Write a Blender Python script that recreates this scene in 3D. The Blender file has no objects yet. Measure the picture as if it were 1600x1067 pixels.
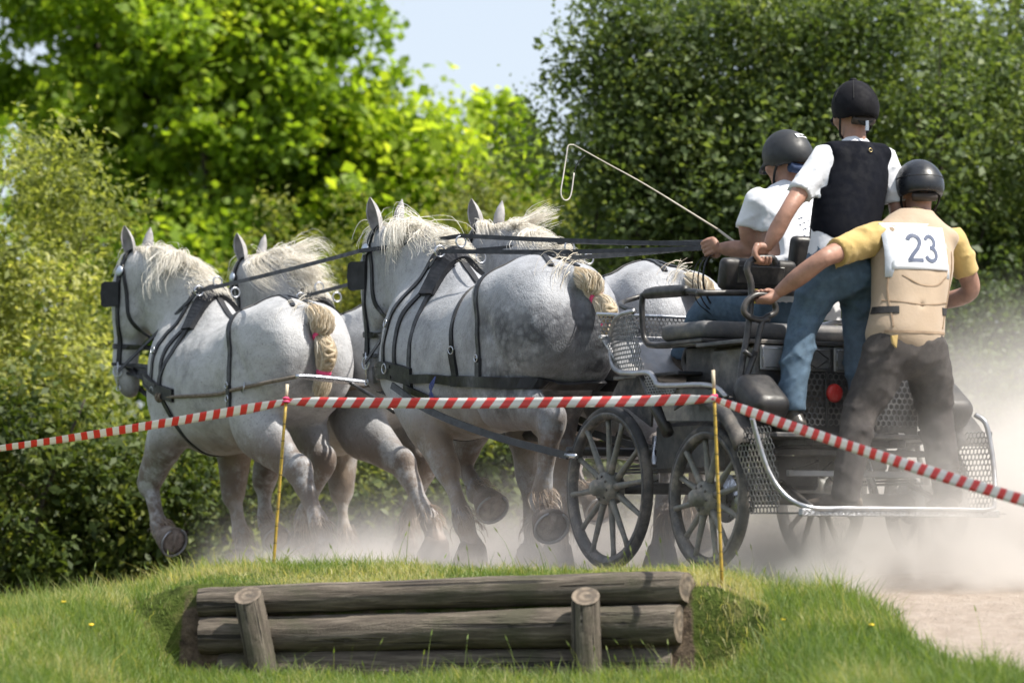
import bpy, math, random
import numpy as np
from mathutils import Vector, Matrix

random.seed(7)
RNG = np.random.default_rng(11)
scene = bpy.context.scene
COL = scene.collection

# ---------------------------------------------------------------- camera
cam_data = bpy.data.cameras.new('camera')
cam = bpy.data.objects.new('camera', cam_data)
COL.objects.link(cam)
cam_data.sensor_width = 36.0
cam_data.lens = 121.5
cam_data.clip_start = 0.1
cam_data.clip_end = 4000.0
cam.location = (0, 0, 0)
cam.rotation_euler = (math.radians(90 + 3.671), 0, 0)
cam_data.dof.use_dof = True
cam_data.dof.focus_distance = 18.0
cam_data.dof.aperture_fstop = 2.8
scene.camera = cam

# ---------------------------------------------------------------- sky and sun
SUN_DIR = Vector((0.52, -0.16, 0.84)).normalized()          # towards the sun
SUN_EL = math.asin(SUN_DIR.z)
SUN_AZ = math.atan2(SUN_DIR.x, SUN_DIR.y)                   # clockwise from +Y
world = bpy.data.worlds.new('World')
scene.world = world
world.use_nodes = True
wn = world.node_tree.nodes
sky = wn.new('ShaderNodeTexSky')
sky.sky_type = 'NISHITA'
sky.sun_disc = False
sky.sun_elevation = SUN_EL
sky.sun_rotation = SUN_AZ
sky.air_density = 1.0
sky.dust_density = 2.0
sky.ozone_density = 1.0
wn['Background'].inputs['Strength'].default_value = 0.105
# a thin even veil of high cloud whitens the blue
veil = wn.new('ShaderNodeMix')
veil.data_type = 'RGBA'
veil.inputs[0].default_value = 0.60
veil.inputs[7].default_value = (5.5, 5.9, 6.5, 1)
world.node_tree.links.new(sky.outputs[0], veil.inputs[6])
world.node_tree.links.new(veil.outputs[2], wn['Background'].inputs['Color'])
sun_data = bpy.data.lights.new('sun', 'SUN')
sun_data.energy = 5.0
sun_data.angle = math.radians(0.53)
sun_data.color = (1.0, 0.94, 0.84)
sun = bpy.data.objects.new('sun', sun_data)
COL.objects.link(sun)
sun.rotation_euler = SUN_DIR.to_track_quat('Z', 'Y').to_euler()
sun.location = (10, -5, 30)

# ---------------------------------------------------------------- exposure and render settings
vs = scene.view_settings
vs.view_transform = 'Standard'
vs.look = 'None'
vs.exposure = 0.72
vs.gamma = 1.0
vs.use_curve_mapping = False
scene.render.engine = 'CYCLES'
cy = scene.cycles
cy.use_denoising = True
cy.use_adaptive_sampling = True
cy.adaptive_threshold = 0.02
cy.max_bounces = 8
cy.diffuse_bounces = 3
cy.glossy_bounces = 2
cy.transmission_bounces = 4
cy.transparent_max_bounces = 8
cy.volume_bounces = 2
cy.volume_step_rate = 1.6
cy.volume_max_steps = 96
cy.sample_clamp_indirect = 6.0

# ================================================================ helpers
def V(*a):
    return np.array(a, dtype=float)

def nrm(v):
    v = np.asarray(v, float)
    return v / (np.linalg.norm(v, axis=-1, keepdims=True) + 1e-12)

def smooth01(x, a, b):
    t = np.clip((np.asarray(x, float) - a) / (b - a), 0, 1)
    return t * t * (3 - 2 * t)

def catmull(P, n):
    """resample control points (k x m) by a Catmull-Rom spline to n rows"""
    P = np.asarray(P, float)
    if len(P) == 2:
        t = np.linspace(0, 1, n)[:, None]
        return P[0] * (1 - t) + P[1] * t
    Q = np.vstack([2 * P[0] - P[1], P, 2 * P[-1] - P[-2]])
    s = np.linspace(0, len(P) - 1, n)
    i = np.minimum(s.astype(int), len(P) - 2)
    t = (s - i)[:, None]
    a, b, c, d = Q[i], Q[i + 1], Q[i + 2], Q[i + 3]
    return 0.5 * (2 * b + (c - a) * t + (2 * a - 5 * b + 4 * c - d) * t ** 2 + (3 * b - a - 3 * c + d) * t ** 3)

def mesh_np(name, verts, faces, smooth=True):
    """verts n x 3, faces m x 3 / m x 4 array or a list of tuples"""
    me = bpy.data.meshes.new(name)
    verts = np.asarray(verts, np.float32)
    if isinstance(faces, np.ndarray):
        k = faces.shape[1]
        me.vertices.add(len(verts)); me.vertices.foreach_set('co', verts.ravel())
        me.loops.add(faces.size); me.loops.foreach_set('vertex_index', faces.astype(np.int32).ravel())
        me.polygons.add(len(faces))
        me.polygons.foreach_set('loop_start', np.arange(0, faces.size, k, dtype=np.int32))
        me.update(calc_edges=True)
    else:
        me.from_pydata(verts.tolist(), [], faces)
        me.update()
    if smooth:
        me.polygons.foreach_set('use_smooth', np.ones(len(me.polygons), bool))
    return me

def link(name, me, mat, parent=None, label=None):
    o = bpy.data.objects.new(name, me)
    COL.objects.link(o)
    if mat is not None and me is not None and not me.materials:
        me.materials.append(mat)
    if parent is not None:
        o.parent = parent
    if label:
        o['label'] = label
    return o

def tag(o, label=None, cat=None, group=None, kind=None):
    for k, v in (('label', label), ('category', cat), ('group', group), ('kind', kind)):
        if v:
            o[k] = v
    return o

def thing(name, label, cat, loc=(0, 0, 0), rotz=0.0, group=None):
    o = bpy.data.objects.new(name, None)
    COL.objects.link(o)
    o.location = loc
    o.rotation_euler = (0, 0, rotz)
    o.empty_display_size = 0.1
    return tag(o, label, cat, group)

class MB:
    """collects shapes into one mesh"""
    def __init__(s):
        s.v = []; s.f = []; s.n = 0; s.flat = []
    def add(s, verts, faces, smooth=True):
        verts = np.asarray(verts, float)
        s.v.append(verts)
        s.f += [tuple(int(i) + s.n for i in f) for f in faces]
        s.flat += [smooth] * len(faces)
        s.n += len(verts)
        return s
    def tube(s, pts, r, n=8, m=None, caps=True, flat=1.0):
        pts = np.asarray(pts, float)
        rr = np.full(len(pts), r, float) if np.isscalar(r) else np.asarray(r, float)
        if m:
            Q = catmull(np.hstack([pts, rr[:, None]]), m)
            pts, rr = Q[:, :3], Q[:, 3]
        T = nrm(np.gradient(pts, axis=0))
        up = V(0, 0, 1) if abs(T[0][2]) < 0.9 else V(1, 0, 0)
        N = nrm(np.cross(T[0], up))
        rings = []
        a = np.linspace(0, 2 * np.pi, n, endpoint=False)
        for i in range(len(pts)):
            N = nrm(N - T[i] * np.dot(N, T[i]))
            B = np.cross(T[i], N)
            rings.append(pts[i] + rr[i] * (np.cos(a)[:, None] * N + flat * np.sin(a)[:, None] * B))
        v = np.vstack(rings); f = []
        for i in range(len(pts) - 1):
            for j in range(n):
                k = (j + 1) % n
                f.append((i * n + j, i * n + k, (i + 1) * n + k, (i + 1) * n + j))
        if caps:
            f.append(tuple(range(n - 1, -1, -1)))
            f.append(tuple(range((len(pts) - 1) * n, len(pts) * n)))
        return s.add(v, f)
    def box(s, c, size, ax=None, bev=0.0):
        """box with centre, full sizes, optional 3x3 axes (rows)"""
        A = np.eye(3) if ax is None else nrm(np.asarray(ax, float))
        h = np.asarray(size, float) / 2
        if bev <= 0:
            v = [V(*[(x, y, z)[q] * h[q] for q in range(3)]) @ A + c for x in (-1, 1) for y in (-1, 1) for z in (-1, 1)]
            return s.add(v, [(0, 1, 3, 2), (4, 6, 7, 5), (0, 4, 5, 1), (2, 3, 7, 6), (0, 2, 6, 4), (1, 5, 7, 3)], False)
        b = min(bev, h.min() * 0.95)
        pts = []; idx = {}
        for x in (-1, 1):
            for y in (-1, 1):
                for z in (-1, 1):
                    for q in range(3):
                        p = np.array([x, y, z]) * (h - b)
                        p[q] = (x, y, z)[q] * h[q]
                        idx[(x, y, z, q)] = len(pts); pts.append(p @ A + c)
        f = []
        for q in range(3):
            r, t = (q + 1) % 3, (q + 2) % 3
            for sg in (-1, 1):
                L = []
                for (a, d) in ((-1, -1), (1, -1), (1, 1), (-1, 1)):
                    k = [0, 0, 0]; k[q] = sg; k[r] = a; k[t] = d
                    L.append(idx[(*k, q)])
                f.append(tuple(L if sg > 0 else L[::-1]))
            for a in (-1, 1):
                for d in (-1, 1):
                    def K(e, qq):
                        k = [0, 0, 0]; k[r] = a; k[t] = d; k[q] = e
                        return idx[(*k, qq)]
                    L = [K(-1, r), K(1, r), K(1, t), K(-1, t)]
                    f.append(tuple(L if a * d > 0 else L[::-1]))
        for x in (-1, 1):
            for y in (-1, 1):
                for z in (-1, 1):
                    L = [idx[(x, y, z, q)] for q in range(3)]
                    f.append(tuple(L if x * y * z > 0 else L[::-1]))
        return s.add(pts, f, False)
    def lathe(s, prof, c, axis, n=24, close=False):
        """prof: (r, h) pairs along axis from centre c"""
        T = nrm(axis); up = V(0, 0, 1) if abs(T[2]) < 0.9 else V(1, 0, 0)
        N = nrm(np.cross(T, up)); B = np.cross(T, N)
        a = np.linspace(0, 2 * np.pi, n, endpoint=False)
        v = []
        for r, h in prof:
            v.append(np.asarray(c, float) + T * h + r * (np.cos(a)[:, None] * N + np.sin(a)[:, None] * B))
        k = len(prof); f = []
        for i in range(k if close else k - 1):
            i2 = (i + 1) % k
            for j in range(n):
                j2 = (j + 1) % n
                f.append((i * n + j, i * n + j2, i2 * n + j2, i2 * n + j))
        if not close:
            f.append(tuple(range(n - 1, -1, -1))); f.append(tuple(range((k - 1) * n, k * n)))
        return s.add(np.vstack(v), f)
    def ring(s, c, axis, R, r, n=20, m=6):
        a = np.linspace(0, 2 * np.pi, m, endpoint=False)
        return s.lathe([(R + r * math.cos(t), r * math.sin(t)) for t in a], c, axis, n, close=True)
    def plate(s, outline, n, th):
        """closed outline of 3D points, extruded by th along n (both ways)"""
        P = np.asarray(outline, float); n = nrm(n) * th / 2; k = len(P)
        f = [tuple(range(k)), tuple(range(2 * k - 1, k - 1, -1))]
        f += [(i, i + k, (i + 1) % k + k, (i + 1) % k) for i in range(k)]
        return s.add(np.vstack([P + n, P - n]), f, False)
    def ribbon(s, pts, nor, w, th):
        """strap: centre line, normals, width, thickness"""
        pts = np.asarray(pts, float); nor = nrm(nor); k = len(pts)
        T = nrm(np.gradient(pts, axis=0)); B = nrm(np.cross(T, nor))
        w = np.full(k, w, float) if np.isscalar(w) else np.asarray(w, float)
        o = B * w[:, None] / 2
        v = np.stack([pts - o - nor * th * .2, pts + o - nor * th * .2, pts + o * .94 + nor * th * .8, pts - o * .94 + nor * th * .8], 1).reshape(-1, 3)
        f = []
        for i in range(k - 1):
            for j in range(4):
                j2 = (j + 1) % 4
                f.append((i * 4 + j, i * 4 + j2, i * 4 + 4 + j2, i * 4 + 4 + j))
        f += [(3, 2, 1, 0), tuple(range(4 * k - 4, 4 * k))]
        return s.add(v, f, False)
    def rounded(s, name, mat, parent, width, seg=4):
        o = s.build(name, mat, parent)
        md = o.modifiers.new('soft_edges', 'BEVEL'); md.width = width; md.segments = seg; md.limit_method = 'NONE'
        o.data.polygons.foreach_set('use_smooth', np.ones(len(o.data.polygons), bool))
        return o
    def build(s, name, mat, parent=None, label=None):
        me = mesh_np(name, np.vstack(s.v), s.f, False)
        me.polygons.foreach_set('use_smooth', np.array(s.flat, bool))
        me.validate()
        return link(name, me, mat, parent, label)

# ---------------------------------------------------------------- implicit surfaces for bodies and cloth
class Field:
    def __init__(s, lo, hi, h):
        s.lo = np.asarray(lo, np.float32); s.h = h
        s.dim = np.ceil((np.asarray(hi) - np.asarray(lo)) / h).astype(int) + 1
        s.f = np.full(s.dim, 0.6, np.float32)
        s.ax = [s.lo[i] + h * np.arange(s.dim[i], dtype=np.float32) for i in range(3)]
    def win(s, lo, hi):
        a = np.clip(np.floor((lo - s.lo) / s.h).astype(int), 0, s.dim)
        b = np.clip(np.ceil((hi - s.lo) / s.h).astype(int) + 1, 0, s.dim)
        return tuple(slice(int(a[i]), int(b[i])) for i in range(3))
    def grids(s, w):
        return [s.ax[0][w[0]][:, None, None], s.ax[1][w[1]][None, :, None], s.ax[2][w[2]][None, None, :]]
    def chain(s, st, side=(0, 1, 0), k=0.03, sub=4, op='add', margin=0.10):
        """st: rows (x, y, z, a, b): elliptical sections, a along `side`, b across it"""
        st = np.asarray(st, float)
        sd = np.asarray(side, float)
        if sd.ndim == 1:
            sd = np.tile(sd, (len(st), 1))
        Q = catmull(np.hstack([st, sd]), (len(st) - 1) * sub + 1) if len(st) > 2 else catmull(np.hstack([st, sd]), 2)
        m = margin + k
        R = np.maximum(Q[:, 3], Q[:, 4])[:, None]
        W = s.win(Q[:, :3].min(0) - R.max() - m - s.h, Q[:, :3].max(0) + R.max() + m + s.h)
        G = np.full([w.stop - w.start for w in W], 0.6, np.float32)
        for i in range(len(Q) - 1):
            a, b = Q[i, :3], Q[i + 1, :3]
            rm = max(R[i, 0], R[i + 1, 0]) + m
            w = s.win(np.minimum(a, b) - rm, np.maximum(a, b) + rm)
            g = s.grids(w); d = b - a; L2 = float(d @ d) + 1e-9
            P = [g[q] - np.float32(a[q]) for q in range(3)]
            t = np.clip((P[0] * d[0] + P[1] * d[1] + P[2] * d[2]) / L2, 0, 1).astype(np.float32)
            P = [P[q] - t * np.float32(d[q]) for q in range(3)]
            e = nrm((Q[i, 5:8] + Q[i + 1, 5:8]) / 2)
            u = P[0] * e[0] + P[1] * e[1] + P[2] * e[2]
            v2 = np.maximum(P[0] ** 2 + P[1] ** 2 + P[2] ** 2 - u * u, 0)
            A = (Q[i, 3] + t * (Q[i + 1, 3] - Q[i, 3])); B = (Q[i, 4] + t * (Q[i + 1, 4] - Q[i, 4]))
            k0 = np.sqrt(u * u / (A * A) + v2 / (B * B)); k1 = np.sqrt(u * u / A ** 4 + v2 / B ** 4) + 1e-6
            dd = (k0 * (k0 - 1) / k1).astype(np.float32)
            dd = np.where(k0 < 0.05, -np.minimum(A, B), dd)
            ww = tuple(slice(w[q].start - W[q].start, w[q].stop - W[q].start) for q in range(3))
            G[ww] = np.minimum(G[ww], dd)
        s.merge(W, G, k, op)
    def ball(s, c, r, k=0.03, op='add', rot=0.0, tilt=0.0):
        """ellipsoid with radii r, optional turn about z then about y"""
        c = np.asarray(c, float); r = np.asarray(r, float) * np.ones(3)
        m = r.max() + 0.1 + k
        W = s.win(c - m, c + m); g = s.grids(W)
        x, y, z = g[0] - c[0], g[1] - c[1], g[2] - c[2]
        if rot:
            x, y = x * math.cos(rot) + y * math.sin(rot), -x * math.sin(rot) + y * math.cos(rot)
        if tilt:
            x, z = x * math.cos(tilt) + z * math.sin(tilt), -x * math.sin(tilt) + z * math.cos(tilt)
        k0 = np.sqrt((x / r[0]) ** 2 + (y / r[1]) ** 2 + (z / r[2]) ** 2)
        k1 = np.sqrt((x / r[0] ** 2) ** 2 + (y / r[1] ** 2) ** 2 + (z / r[2] ** 2) ** 2) + 1e-6
        G = np.where(k0 < 0.05, -r.min(), k0 * (k0 - 1) / k1).astype(np.float32)
        s.merge(W, G, k, op)
    def merge(s, W, G, k, op):
        F = s.f[W]
        if op == 'add':
            h = np.maximum(k - np.abs(F - G), 0) / k
            s.f[W] = np.minimum(F, G) - h * h * k * 0.25
        else:
            h = np.maximum(k - np.abs(F + G), 0) / k
            s.f[W] = np.maximum(F, -G) + h * h * k * 0.25
    def cut(s, p, n, lo=None, hi=None):
        """remove what lies beyond the plane (point p, outward normal n), inside an optional box"""
        n = nrm(n); p = np.asarray(p, float)
        W = s.win(np.asarray(lo if lo is not None else s.lo, float), np.asarray(hi if hi is not None else s.lo + s.dim * s.h, float))
        g = s.grids(W)
        s.f[W] = np.maximum(s.f[W], (g[0] - p[0]) * n[0] + (g[1] - p[1]) * n[1] + (g[2] - p[2]) * n[2])
    def folds(s, amp, freq, seed, lo=None, hi=None, stretch=(1, 1, 1)):
        """gentle cloth relief"""
        W = s.win(np.asarray(lo if lo is not None else s.lo, float), np.asarray(hi if hi is not None else s.lo + s.dim * s.h, float))
        g = s.grids(W); r = np.random.default_rng(seed); acc = 0
        for i in range(7):
            d = nrm(r.normal(size=3)) * np.asarray(stretch); f = freq * r.uniform(.6, 1.7)
            d2 = nrm(r.normal(size=3)); p = r.uniform(0, 6.28, 2)
            ph = f * (g[0] * d[0] + g[1] * d[1] + g[2] * d[2]) + p[0] + 0.9 * np.sin(f * .5 * (g[0] * d2[0] + g[1] * d2[1] + g[2] * d2[2]) + p[1])
            acc = acc + np.sin(ph)
        s.f[W] += (amp * acc / 2.6).astype(np.float32)
    def creases(s, amp, freq, seed, stretch=(1, 1, 1), lo=None, hi=None):
        """sharp pulled folds of cloth"""
        W = s.win(np.asarray(lo if lo is not None else s.lo, float), np.asarray(hi if hi is not None else s.lo + s.dim * s.h, float))
        g = s.grids(W); r = np.random.default_rng(seed); acc = 0
        for i in range(5):
            d = nrm(nrm(r.normal(size=3)) * np.asarray(stretch)); d2 = nrm(r.normal(size=3)); d3 = nrm(r.normal(size=3)); f = freq * r.uniform(.7, 1.5); p = r.uniform(0, 6.28, 3)
            ph = f * (g[0] * d[0] + g[1] * d[1] + g[2] * d[2]) + p[0] + 1.6 * np.sin(f * .35 * (g[0] * d2[0] + g[1] * d2[1] + g[2] * d2[2]) + p[1])
            env = .5 + .5 * np.sin(f * .42 * (g[0] * d3[0] + g[1] * d3[1] + g[2] * d3[2]) + p[2])
            acc = acc + (1 - np.abs(np.sin(ph * .5))) ** 3 * env
        s.f[W] -= (amp * (acc - .6)).astype(np.float32)
    def sample(s, P):
        P = np.atleast_2d(np.asarray(P, float)); q = (P - s.lo) / s.h
        q = np.clip(q, 0, s.dim - 1.001); i = q.astype(int); t = q - i
        o = 0
        for a in (0, 1):
            for b in (0, 1):
                for c in (0, 1):
                    w = (t[:, 0] if a else 1 - t[:, 0]) * (t[:, 1] if b else 1 - t[:, 1]) * (t[:, 2] if c else 1 - t[:, 2])
                    o = o + w * s.f[i[:, 0] + a, i[:, 1] + b, i[:, 2] + c]
        return o
    def grad(s, P):
        P = np.atleast_2d(np.asarray(P, float)); e = s.h * 1.2
        return nrm(np.stack([s.sample(P + d) - s.sample(P - d) for d in np.eye(3) * e], 1))
    def shoot(s, C, P, off=0.0, reach=2.0):
        """from inside centres C through P: the outermost point where the surface (plus off) is crossed"""
        C = np.atleast_2d(C).astype(float); P = np.atleast_2d(P).astype(float)
        d = P - C; ts = np.linspace(0.02, reach, 240)
        Q = C[:, None, :] + d[:, None, :] * ts[None, :, None]
        v = s.sample(Q.reshape(-1, 3)).reshape(len(P), -1) < off
        last = np.where(v.any(1), v.shape[1] - 1 - np.argmax(v[:, ::-1], 1), 120)
        return C + d * ts[last][:, None]
    def mesh(s, name, relax=1):
        return mesh_np(name, *s.arrays(relax))
    def arrays(s, relax=1):
        f = s.f; S = f < 0
        c = np.zeros([n - 1 for n in f.shape], np.int8)
        sl = (slice(0, -1), slice(1, None))
        for a in (0, 1):
            for b in (0, 1):
                for d in (0, 1):
                    c += S[sl[a], sl[b], sl[d]]
        M = (c > 0) & (c < 8)
        idx = np.full(M.shape, -1, np.int64); ci = np.nonzero(M); n = len(ci[0]); idx[ci] = np.arange(n)
        pos = np.zeros((n, 3)); cnt = np.zeros(n)
        cor = [(a, b, d) for a in (0, 1) for b in (0, 1) for d in (0, 1)]
        for p in cor:
            for q in cor:
                if sum(q) - sum(p) == 1 and all(q[i] >= p[i] for i in range(3)):
                    f0 = f[ci[0] + p[0], ci[1] + p[1], ci[2] + p[2]]; f1 = f[ci[0] + q[0], ci[1] + q[1], ci[2] + q[2]]
                    x = (f0 < 0) != (f1 < 0)
                    t = np.where(x, f0 / np.where(x, f0 - f1, 1), 0)
                    pos += x[:, None] * (np.array(p) + t[:, None] * (np.array(q) - np.array(p))); cnt += x
        vert = s.lo + s.h * (np.stack(ci, 1) + pos / cnt[:, None])
        quads = []
        for ax in range(3):
            o1, o2 = [(1, 2), (2, 0), (0, 1)][ax]
            A = [slice(1, -1)] * 3; B = [slice(1, -1)] * 3
            A[ax] = slice(0, -1); B[ax] = slice(1, None)
            x = S[tuple(A)] != S[tuple(B)]
            e = np.stack(np.nonzero(x), 1); inside = S[tuple(A)][x]
            base = e.copy()
            for q in range(3):
                if q != ax:
                    base[:, q] += 1
            u1 = np.zeros(3, int); u1[o1] = 1; u2 = np.zeros(3, int); u2[o2] = 1
            g = lambda d: idx[tuple((base + d).T)]
            Q = np.stack([g(-u1 - u2), g(-u2), g(0 * u1), g(-u1)], 1)
            Q[~inside] = Q[~inside][:, ::-1]
            quads.append(Q)
        F = np.vstack(quads); F = F[(F >= 0).all(1)]
        for _ in range(relax):
            acc = np.zeros_like(vert); k = np.zeros(len(vert))
            for a in range(4):
                i, j = F[:, a], F[:, (a + 1) % 4]
                for q in range(3):
                    acc[:, q] += np.bincount(i, vert[j, q], len(vert)) + np.bincount(j, vert[i, q], len(vert))
                k += np.bincount(i, minlength=len(vert)) + np.bincount(j, minlength=len(vert))
            vert = vert * 0.45 + 0.55 * acc / np.maximum(k, 1)[:, None]
        return vert, F

def strands(paths, w0, w1, seed=0):
    """thin two-sided ribbons along each path (n x m x 3 array)"""
    P = np.asarray(paths, float); n, m, _ = P.shape
    r = np.random.default_rng(seed)
    T = nrm(np.gradient(P, axis=1)); D = nrm(r.normal(size=(n, 1, 3)))
    B = nrm(np.cross(T, np.broadcast_to(D, P.shape)))
    w = np.linspace(w0, w1, m)[None, :, None] * r.uniform(.6, 1.3, (n, 1, 1)) / 2
    v = np.stack([P - B * w, P + B * w], 2).reshape(-1, 3)
    i = (np.arange(n)[:, None] * m + np.arange(m - 1)[None, :]).ravel() * 2
    f = np.stack([i, i + 1, i + 3, i + 2], 1)
    return v, f

def hair_mesh(name, paths, w0, w1, mat, parent, seed=0):
    v, f = strands(paths, w0, w1, seed)
    me = mesh_np(name, v, f)
    a = me.attributes.new('shade', 'FLOAT', 'POINT')
    n, m = np.asarray(paths).shape[:2]
    a.data.foreach_set('value', np.repeat(np.random.default_rng(seed + 1).uniform(0, 1, n), m * 2).astype(np.float32))
    return link(name, me, mat, parent)

# ---------------------------------------------------------------- materials
def node_mat(name):
    m = bpy.data.materials.new(name)
    m.use_nodes = True
    nt = m.node_tree
    return m, nt, nt.nodes['Principled BSDF']

def N(nt, typ, **kw):
    n = nt.nodes.new(typ)
    for k, v in kw.items():
        if k in n.inputs:
            n.inputs[k].default_value = v
        else:
            setattr(n, k, v)
    return n

def ramp(nt, src, stops):
    r = nt.nodes.new('ShaderNodeValToRGB')
    el = r.color_ramp.elements
    while len(el) < len(stops):
        el.new(0.5)
    for e, (p, c) in zip(el, stops):
        e.position = p
        e.color = (*c, 1) if len(c) == 3 else c
    nt.links.new(src, r.inputs[0])
    return r.outputs[0]

def mixc(nt, fac, a, b, mode='MIX'):
    m = nt.nodes.new('ShaderNodeMix')
    m.data_type = 'RGBA'; m.blend_type = mode
    for s, v in ((m.inputs[0], fac), (m.inputs[6], a), (m.inputs[7], b)):
        if hasattr(v, 'default_value') and hasattr(v, 'is_output'):
            nt.links.new(v, s)
        elif isinstance(v, tuple):
            s.default_value = (*v, 1) if len(v) == 3 else v
        else:
            s.default_value = v
    return m.outputs[2]

def mathn(nt, op, a, b=None, clamp=False):
    m = nt.nodes.new('ShaderNodeMath'); m.operation = op; m.use_clamp = clamp
    for i, v in enumerate((a, b)):
        if v is None:
            continue
        if hasattr(v, 'is_output'):
            nt.links.new(v, m.inputs[i])
        else:
            m.inputs[i].default_value = v
    return m.outputs[0]

def noise(nt, co, scale, detail=4, rough=0.6, dist=0.0):
    n = N(nt, 'ShaderNodeTexNoise', Scale=scale, Detail=detail, Roughness=rough, Distortion=dist)
    nt.links.new(co, n.inputs['Vector'])
    return n.outputs['Fac']

def mrange(nt, v, a, b, c=0.0, d=1.0, smooth=True):
    m = nt.nodes.new('ShaderNodeMapRange')
    m.interpolation_type = 'SMOOTHSTEP' if smooth else 'LINEAR'
    nt.links.new(v, m.inputs[0])
    for i, x in enumerate((a, b, c, d)):
        m.inputs[i + 1].default_value = x
    return m.outputs[0]

def add_bump(nt, bs, h, strength, dist):
    b = N(nt, 'ShaderNodeBump', Strength=strength, Distance=dist)
    nt.links.new(h, b.inputs['Height']); nt.links.new(b.outputs[0], bs.inputs['Normal'])

def pmat(name, col, rough=0.6, metal=0.0, var=0.25, vs_=9.0, bump=0.15, bs_=80.0, bd=0.003, dirt=None, dirt_amt=0.5, dirt_scale=6.0, sheen=0.0, spec=.5):
    """painted metal, leather, cloth...: base colour with uneven tone, relief and optional dust in patches"""
    m, nt, bs = node_mat(name)
    co = N(nt, 'ShaderNodeTexCoord').outputs['Object']
    n1 = noise(nt, co, vs_, 5)
    lo = tuple(c * (1 - var) for c in col); hi = tuple(min(1, c * (1 + var)) for c in col)
    c = ramp(nt, n1, [(0.3, lo), (0.7, hi)])
    if dirt:
        d = noise(nt, co, dirt_scale, 6, 0.7)
        c = mixc(nt, mrange(nt, d, 0.42, 0.75, 0.0, dirt_amt), c, dirt)
    nt.links.new(c, bs.inputs['Base Color'])
    r = noise(nt, co, vs_ * 2.3, 3)
    nt.links.new(mrange(nt, r, 0.3, 0.7, max(rough - .1, .03), min(rough + .12, 1)), bs.inputs['Roughness'])
    bs.inputs['Metallic'].default_value = metal
    bs.inputs['Sheen Weight'].default_value = sheen
    bs.inputs['Specular IOR Level'].default_value = spec
    if bump:
        add_bump(nt, bs, noise(nt, co, bs_, 3), bump, bd)
    return m

M = {}
DUST = (0.42, 0.36, 0.30)
M['leather'] = pmat('harness_leather', (0.008, 0.009, 0.012), 0.45, bump=.25, bs_=120, dirt=(0.07, 0.07, 0.08), dirt_amt=.3, dirt_scale=12, spec=.35)
M['chrome'] = pmat('bright_steel', (0.46, 0.48, 0.52), 0.30, 1.0, var=.1, bump=.05)
M['blackmetal'] = pmat('black_painted_tube', (0.014, 0.015, 0.018), 0.38, bump=.05, dirt=DUST, dirt_amt=.16, dirt_scale=8)
M['pink'] = pmat('pink_ribbon', (0.75, 0.07, 0.20), 0.6, bump=.3, bs_=200)
M['rope'] = pmat('hemp_rope', (0.16, 0.13, 0.10), 0.9, var=.5, vs_=60, bump=.8, bs_=150)
M['plum'] = pmat('blue_twine', (0.05, 0.07, 0.20), 0.7)

# ================================================================ terrain
def vnoise(x, y, s, seed=0):
    """smooth value noise, about -1..1"""
    r = np.random.default_rng(seed); T = r.uniform(-1, 1, (64, 64))
    u, v = np.asarray(x) / s, np.asarray(y) / s
    i, j = np.floor(u).astype(int), np.floor(v).astype(int); a, b = u - i, v - j
    a, b = a * a * (3 - 2 * a), b * b * (3 - 2 * b)
    g = lambda p, q: T[p % 64, q % 64]
    return (g(i, j) * (1 - a) + g(i + 1, j) * a) * (1 - b) + (g(i, j + 1) * (1 - a) + g(i + 1, j + 1) * a) * b

LOG_Y = 14.95                # face of the log bank at x = 0; it swings towards the viewer on the right
LOG_SL = -0.20
def bank_y(x):
    return LOG_Y + LOG_SL * x

def height(x, y):
    x = np.asarray(x, float); y = np.asarray(y, float)
    side = np.interp(y, [-20, 0, 6, 10, 12, 13.5, 14.6, 15.4, 16.2, 60], [-1.7, -1.6, -1.1, -.76, -.58, -.43, -.29, -.15, -.06, -.06])
    top = np.interp(y - LOG_SL * x, [-20, 0, 8, 12, 14.0, 14.62, 14.92, 15.0, 15.5, 16.1, 60], [-1.7, -1.6, -1.0, -.68, -.55, -.485, -.50, -.085, -.025, -.045, -.045])
    w = smooth01(x, -1.78, -1.41) * (1 - smooth01(x, .80, 1.28))
    z = side * (1 - w) + top * w
    # little lip of turf left and right of the bank
    z += .05 * np.exp(-((x - 1.30) / .28) ** 2 - ((y - 14.2) / .5) ** 2) + .03 * np.exp(-((x + 2.0) / .4) ** 2 - ((y - 14.8) / .5) ** 2)
    # the land falls away on the left beyond the bank
    xs = x * 15.5 / np.maximum(y, 8)
    z -= .17 * smooth01(-xs, 1.15, 2.3) * smooth01(y, 14.5, 16) * (1 + .0 * y)
    z -= .5 * smooth01(-xs, 1.9, 4.0) * smooth01(y, 17, 22)
    z -= .45 * smooth01(y, 24.5, 30)
    z += .012 * vnoise(x, y, .55, 1) + .03 * vnoise(x, y, 2.3, 2) * (1 - smooth01(y, 15.8, 16.6)) + .2 * vnoise(x, y, 9, 3) * smooth01(y, 26, 34)
    return z

def sandness(x, y):
    """1 on the bare track, 0 on turf"""
    x = np.asarray(x, float); y = np.asarray(y, float)
    e = .10 * vnoise(x, y, .35, 5) + .14 * vnoise(x, y, 1.1, 6)
    track = smooth01(y - .0 * x, 16.0, 16.35) * (1 - smooth01(y + e * 3, 23.4, 24.6)) * smooth01(x * 15.5 / np.maximum(y, 8), -2.0, -1.5)
    edge = 1.42 + .21 * (15.6 - y) + e
    right = smooth01(x - edge, -.16, .30)
    return np.clip(np.maximum(track, right * smooth01(y, 3, 6) * (1 - smooth01(y, 24, 25))), 0, 1)

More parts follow.
